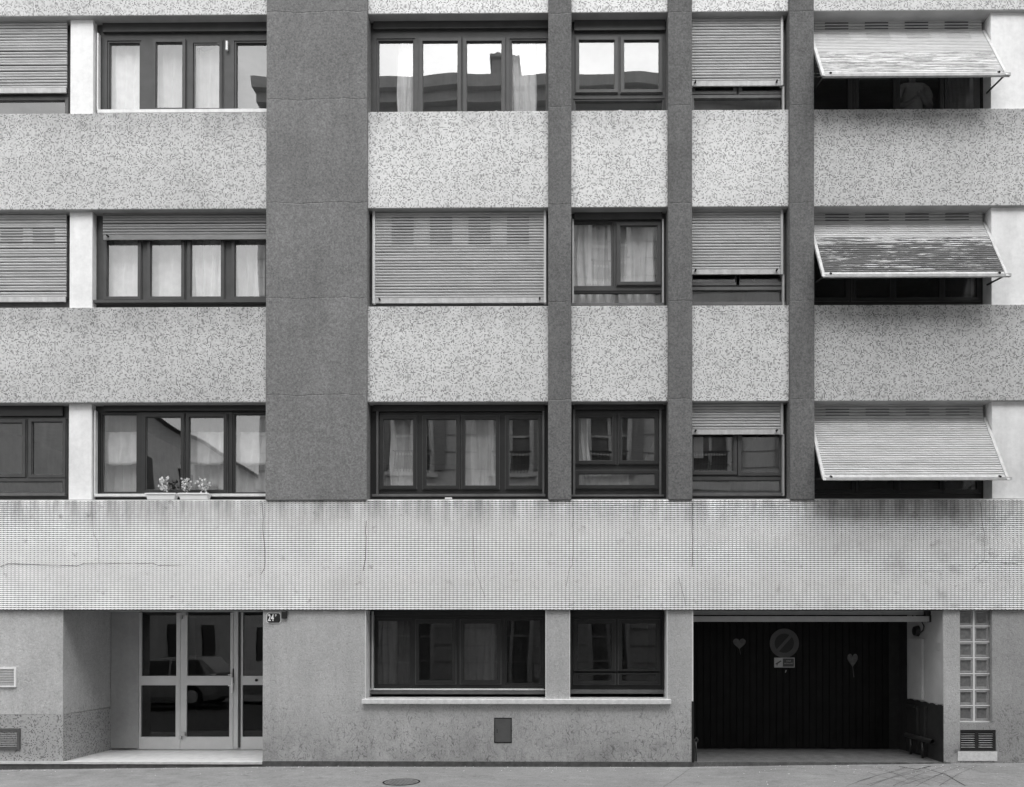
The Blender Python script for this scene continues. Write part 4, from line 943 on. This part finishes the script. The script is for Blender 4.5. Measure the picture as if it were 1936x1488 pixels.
tj = [(J(0, 0, .93), (.16, .12)), (J(-.1, 0, .82), .1), (J(-.11, 0, .48), .075), (J(-.11, .02, .1), .06), (J(.1, 0, .82), .1), (J(.11, 0, .48), .075), (J(.11, .02, .1), .06)]
skin('trousers', tj, [(0, 1), (1, 2), (2, 3), (0, 4), (4, 5), (5, 6)], 'trouser', PS, 0)
skin('hair', [(J(0, .02, 1.70), (.088, .095)), (J(0, .01, 1.78), (.075, .085))], [(0, 1)], 'hair', PS, 0)
for s_ in (-1, 1):
    m = MB(); m.tube([J(s_*.03, -.108, 1.685), J(s_*.03, -.118, 1.685)], .010, 8); m.build('eye', 'hair', PS)
    m = MB(); m.tube([J(s_*.082, -.0, 1.70), J(s_*.09, .0, 1.665), J(s_*.08, -.0, 1.64)], .013, 6); m.build('ear', 'skin', PS, smooth=True)
m = MB(); m.tube([J(0, -.105, 1.69), J(0, -.128, 1.655), J(0, -.11, 1.645)], [.006, .013, .010], 8); m.build('nose', 'skin', PS, smooth=True)
m = MB(); m.tube([J(-.025, -.1, 1.612), J(0, -.108, 1.61), J(.025, -.1, 1.612)], .005, 6); m.build('mouth', 'trouser', PS)

# ---------------------------------------------------------------- pavement details
x, y, z = ground(759, 1479); x1, _, _ = ground(727, 1479); rM = x-x1; _, yn, _ = ground(759, 1484); 
MC = thing('manhole_cover', 'round cast iron cover set into the pavement', 'manhole cover', (x, y, z))
m = MB(); m.tube([(x, y, z-.02), (x, y, z+.004)], rM, 36); m.build('lid', 'iron', MC)
m = MB()
for q in range(-4, 5):
    for r_ in range(-4, 5):
        if (q*q+r_*r_)*(rM/4.9)**2 < (rM*.9)**2: m.box(x+q*rM/4.9-.014, x+q*rM/4.9+.014, y+r_*rM/4.9-.014, y+r_*rM/4.9+.014, z+.004, z+.009)
m.build('tread_stud', 'iron', MC, kind='stuff')
m = MB(); n = 40
for q in range(n):
    a, b = 2*math.pi*q/n, 2*math.pi*(q+1)/n; m.add([(x+r*math.cos(t), y+r*math.sin(t), z+.006) for r in (rM, rM+.022) for t in (a, b)], [(0, 1, 3, 2)])
m.build('rim', 'crack', MC)
pc = MB(); pc.k = 1
def gcr(pts, wd=.006):
    Q = []
    for a, b in zip(pts, pts[1:]):
        n = max(2, int(math.hypot(a[0]-b[0], a[1]-b[1])/14))
        for q in range(n): t = q/n; Q.append((a[0]+(b[0]-a[0])*t+random.uniform(-1, 1), a[1]+(b[1]-a[1])*t+random.uniform(-.5, .5)))
    Q.append(pts[-1]); W_ = []
    for p in Q: x, y, z = ground(*p); W_.append((x, y, z+.004))
    ribbon(pc, W_, wd)
gcr([(1621, 1478), (1650, 1469), (1712, 1452), (1700, 1449)]); gcr([(1638, 1484), (1690, 1470), (1745, 1456)]); gcr([(1703, 1485), (1740, 1474), (1790, 1462)])
gcr([(1660, 1452), (1690, 1462), (1731, 1473)]); gcr([(1640, 1460), (1668, 1469), (1720, 1482)]); gcr([(1745, 1452), (1790, 1466), (1825, 1486)], .012)
gcr([(1790, 1445), (1840, 1455), (1920, 1478)], .005); gcr([(1700, 1449), (1735, 1455), (1760, 1449)], .02); gcr([(1560, 1455), (1600, 1462), (1640, 1468)], .004)
gcr([(1420, 1450), (1470, 1452), (1520, 1449)], .005); gcr([(1310, 1449.5), (1500, 1447), (1640, 1445.5), (1784, 1443.5)], .010); gcr([(1255, 1488), (1290, 1465), (1308, 1452)], .004)
gcr([(0, 1462), (30, 1459), (38, 1457)], .012)
for q in range(5):
    gcr([(1600+q*44, 1486), (1668+q*36, 1464), (1726+q*30, 1449)], .005); gcr([(1636+q*26, 1450+q*2), (1690+q*30, 1463+q*2), (1760+q*34, 1485)], .005)
for q in range(4): gcr([(1380+q*52, 1456+q*3), (1440+q*55, 1453+q*4)], .004)
o = pc.build('pavement_cracks', 'crack', None, recalc=False); o['kind'] = 'stuff'
lt = MB()
for px, py, s_ in ((1491, 1464, .03), (1406, 1444, .012), (1475, 1449, .015), (1436, 1461, .012), (1450, 1480, .014), (1452, 1484, .02), (1580, 1449, .015), (1604, 1449, .02), (1578, 1479, .012), (1615, 1461, .012), (1540, 1455, .01), (1783, 1448, .016), (258, 1452, .018), (264, 1450, .012), (222, 1454, .012), (574, 1451, .012), (640, 1450, .012), (880, 1450, .012), (877, 1459, .01), (1392, 1452, .01), (1396, 1440, .012), (1690, 1443, .012)):
    x, y, z = ground(px, py); a = random.uniform(0, 3); c, s2 = math.cos(a)*s_, math.sin(a)*s_*.6
    lt.add([(x-c, y-s2, z+.004), (x+s2, y-c*.5, z+.012), (x+c, y+s2, z+.006), (x-s2, y+c*.5, z+.016)], [(0, 1, 2, 3)])
for q in range(260):
    px = random.uniform(0, 1936); py = 1446+abs(random.gauss(0, 9)); x, y, z = ground(px, max(py, 1450))
    if y > -.02: y = -.03-random.random()*.1
    s_ = random.uniform(.002, .006); lt.add([(x-s_, y-s_, z+.003), (x+s_, y-s_, z+.003), (x+s_, y+s_, z+.003), (x-s_, y+s_, z+.003), (x, y, z+.004+s_)], [(0, 1, 4), (1, 2, 4), (2, 3, 4), (3, 0, 4)])
o = lt.build('litter', 'paper', None); o['kind'] = 'stuff'

# ================================================================== ACROSS THE STREET (seen in the glass)
YO = -12.6
OB = thing('stone_apartment_house', 'tall pale stone house across the street, mirrored in the window glass', 'building', (4, YO, 0))
ox0, ox1, oh = -9.3, 30.0, 19.2
wins = []
nW = 12
for fl in range(6):
    zf = .6+fl*3.0
    for q in range(nW):
        xc = ox0+1.7+q*3.1; wins.append((xc-.55, xc+.55, zf+.5 if fl else .3, zf+2.3))
MB().holes(ox0, ox1, -.3, oh, YO-.35, YO, wins).build('wall', 'stone_d', OB)
MB().box(ox0, ox1, YO-9, YO-8.8, -.3, oh).build('wall', 'stone_d', OB); MB().box(ox0, ox0+.2, YO-8.8, YO-.35, -.3, oh).build('wall', 'stone_w', OB)
for (a, b, c, d) in wins:
    wf = MB().holes(a-.14, b+.14, c-.1, d+.16, YO-.02, YO+.05, [(a, b, c, d)]).build('window', 'stone_w', OB)
    MB().box(a, b, YO-.22, YO-.2, c, d).build('pane', 'drape_fill', wf)  # opaque grey fill added so mirrored openings are less black
    mu_ = MB(); mu_.box((a+b)/2-.045, (a+b)/2+.045, YO-.2, YO-.14, c, d)
    for q in (.3, .62): mu_.box(a, b, YO-.198, YO-.15, c+(d-c)*q-.03, c+(d-c)*q+.03)
    mu_.build('glazing_bar', 'stone_w', wf)
    lg = MB(); lg.box(a-.3, b+.3, YO+.0505, YO+.16, d+.17, d+.30); lg.box(a-.25, b+.25, YO+.0505, YO+.15, c-.22, c-.11); lg.build('ledge', 'stone_w', wf)
    if c > 3:
        rl = MB()
        for q in range(12): rl.box(a+.02+q*.093, a+.04+q*.093, YO+.10, YO+.12, c-.1, c+.55)
        rl.box(a-.05, b+.05, YO+.09, YO+.13, c+.55, c+.59); rl.build('railing', 'pvc', wf)
    if (c > 3): MB().box(a-.5, a-.15, YO+.05, YO+.09, c, d).build('shutter', 'shut', wf); MB().box(b+.15, b+.5, YO+.05, YO+.09, c, d).build('shutter', 'shut', wf)
MB().box(ox0+.2, ox1, YO-1.6, YO-1.5, -.3, oh).build('interior', 'roomd', OB)
m = MB()
for q in range(34): m.box(ox0+.02, ox1, YO+.0, YO+.018, .5+q*.55, .53+q*.55)
m.build('course_line', 'shut', OB)
m = MB()
for zf in (3.5, 6.45, 15.3): m.box(ox0-.05, ox1, YO, YO+.16, zf, zf+.22)
m.box(ox0-.1, ox1, YO-.3, YO+.45, oh-.35, oh); m.box(ox0-.05, ox1, YO-.3, YO+.25, oh-.7, oh-.35); m.build('cornice', 'stone_w', OB)
for xc in (-.2, 9.1, 18.4):
    for q in range(36):
        wq = .42 if q % 2 else .3; MB().box(xc-wq, xc+wq, YO, YO+.07, .3+q*.5-.235, .3+q*.5+.235).build('quoin', 'stone_w', OB)
m = MB(); m.add([(ox0, YO-.1, oh), (ox1, YO-.1, oh), (ox1, YO-2.2, oh+1.7), (ox0+2, YO-2.2, oh+1.7), (ox0, YO-9, oh), (ox1, YO-9, oh), (ox1, YO-6, oh+1.7), (ox0+2, YO-6, oh+1.7)], [(0, 1, 2, 3), (5, 4, 7, 6), (3, 2, 6, 7), (0, 3, 7, 4), (1, 5, 6, 2)]); m.build('roof', 'slate', OB)
ch = MB(); ch.box(-2.05, -1.2, YO-1.4, YO-.6, oh, oh+1.25); ch.box(-2.12, -1.13, YO-1.5, YO-.5, oh+1.25, oh+1.35)
for q in range(3): ch.tube([(-1.9+q*.27, YO-1, oh+1.35), (-1.9+q*.27, YO-1, oh+1.7)], .1, 10)
ch.build('chimney', 'stone_d', OB)
# lower corner house beyond the side street
CB = thing('corner_house', 'lower white house at the side street corner, mirrored in the left windows', 'building', (-20, YO, 0))
ws = [(-40+q*2.6, -40+q*2.6+1.0, .8+f*2.9, .8+f*2.9+1.6) for q in range(1, 8) for f in range(3)]
MB().holes(-40, -14.2, -.3, 9.6, YO-.3, YO, ws).build('wall', 'stone_w', CB); MB().box(-14.5, -14.2, YO-22, YO-.3, -.3, 9.6).build('wall', 'stone_w', CB)
MB().box(-40, -14.5, YO-1.2, YO-1.1, -.3, 9.5).build('interior', 'roomd', CB)
for a, b, c, d in ws: MB().holes(a-.1, b+.1, c-.1, d+.1, YO-.01, YO+.04, [(a, b, c, d)]).build('window', 'shut', CB)
for q in range(7):
    for f in range(3):
        yy = YO-2-q*2.8; MB().box(-14.2, -14.16, yy-1.0, yy, .8+f*2.9, 2.4+f*2.9).build('window', 'pvc', CB)
m = MB(); m.add([(-40, YO+.3, 9.6), (-13.9, YO+.3, 9.6), (-13.9, YO-22, 9.6), (-40, YO-22, 9.6), (-40, YO-5, 11.6), (-19, YO-5, 11.6), (-19, YO-18, 11.6), (-40, YO-18, 11.6)], [(0, 1, 5, 4), (1, 2, 6, 5), (2, 3, 7, 6), (4, 5, 6, 7)]); m.build('roof', 'slate', CB)

# ---------------------------------------------------------------- a car parked at the far kerb, mirrored in the entrance door
M['car_paint'] = plain('silver car paint', .45, .25, .5, .5, var=.03, fine=.01); M['tyre'] = plain('tyre', .02, .9, .1); M['car_glass'] = plain('dark car glass', .02, .08, .6, var=.02, fine=.0)
M['headlamp'] = plain('headlamp glass', .7, .15, .6)
CX, CY, CZ = -13.4, -9.9, -.16
V = thing('parked_car', 'silver hatchback parked at the far kerb, mirrored in the entrance door', 'car', (CX+2, CY+.8, CZ))
def section(x, prof): return [(CX+x, CY+.82+y, CZ+z) for y, z in prof]
def loft(secs, name, mat):
    m = MB(); n = len(secs[0])
    vs = [p for s_ in secs for p in s_]; fs = []
    for i in range(len(secs)-1):
        for k_ in range(n): fs.append((i*n+k_, i*n+(k_+1) % n, (i+1)*n+(k_+1) % n, (i+1)*n+k_))
    fs += [tuple(range(n)), tuple((len(secs)-1)*n+k_ for k_ in range(n))[::-1]]
    m.add(vs, fs); return m.build(name, mat, V, smooth=False, bevel=.03)
def ring_(w_, z0, z1, sh=.06): return [(-w_+.05, z0), (w_-.05, z0), (w_, z0+.15), (w_, z1-.18), (w_-sh, z1), (-w_+sh, z1), (-w_, z1-.18), (-w_, z0+.15)]
loft([section(x, ring_(w_, z0, z1)) for x, w_, z0, z1 in ((0, .62, .32, .62), (.12, .76, .22, .70), (.9, .82, .18, .86), (1.3, .83, .18, .92), (3.2, .83, .18, .95), (3.75, .80, .22, .92), (3.92, .70, .32, .80))], 'body', 'car_paint')
loft([section(x, [(-w_, .90), (w_, .90), (w_-.12, z1), (-w_+.12, z1)]) for x, w_, z1 in ((1.15, .76, .93), (1.75, .77, 1.42), (2.6, .77, 1.48), (3.3, .76, 1.42), (3.75, .74, .98))], 'cabin', 'car_paint')
for sy in (-1, 1):
    for a, b, c, d in ((1.42, 1.82, 2.38, 2.38), (2.46, 2.46, 3.25, 3.45)):
        m = MB(); y0 = sy*.775; y1 = sy*.685
        q = [(a, y0, .97), (d, y0, .97), (c, y1, 1.38), (b, y1, 1.36)]
        m.add([(CX+x, CY+.82+y+sy*.012, CZ+z) for x, y, z in q]+[(CX+x, CY+.82+y-sy*.01, CZ+z) for x, y, z in q], [(0, 1, 2, 3), (7, 6, 5, 4), (0, 4, 5, 1), (1, 5, 6, 2), (2, 6, 7, 3), (3, 7, 4, 0)]); m.build('side_window', 'car_glass', V)
    for wx in (.75, 3.1):
        t_ = MB().tube([(CX+wx, CY+.82+sy*.66, CZ+.31), (CX+wx, CY+.82+sy*.85, CZ+.31)], .31, 22).build('wheel', 'tyre', V)
        MB().tube([(CX+wx, CY+.82+sy*.80, CZ+.31), (CX+wx, CY+.82+sy*.862, CZ+.31)], .19, 18).build('rim', 'alu', t_)
    MB().box(CX+.02, CX+.16, CY+.82+sy*.42, CY+.82+sy*.68, CZ+.50, CZ+.64).build('headlight', 'headlamp', V, bevel=.02)
    MB().box(CX+1.5, CX+1.62, CY+.82+sy*.84, CY+.82+sy*.98, CZ+.98, CZ+1.1).build('mirror', 'car_paint', V, bevel=.02)
m = MB(); q = [(1.20, .70, .95), (1.20, -.70, .95), (1.72, -.62, 1.39), (1.72, .62, 1.39)]; m.add([(CX+x-.02, CY+.82+y, CZ+z+.01) for x, y, z in q]+[(CX+x+.01, CY+.82+y, CZ+z-.01) for x, y, z in q], [(0, 1, 2, 3), (7, 6, 5, 4), (0, 4, 5, 1), (1, 5, 6, 2), (2, 6, 7, 3), (3, 7, 4, 0)]); m.build('windscreen', 'car_glass', V)
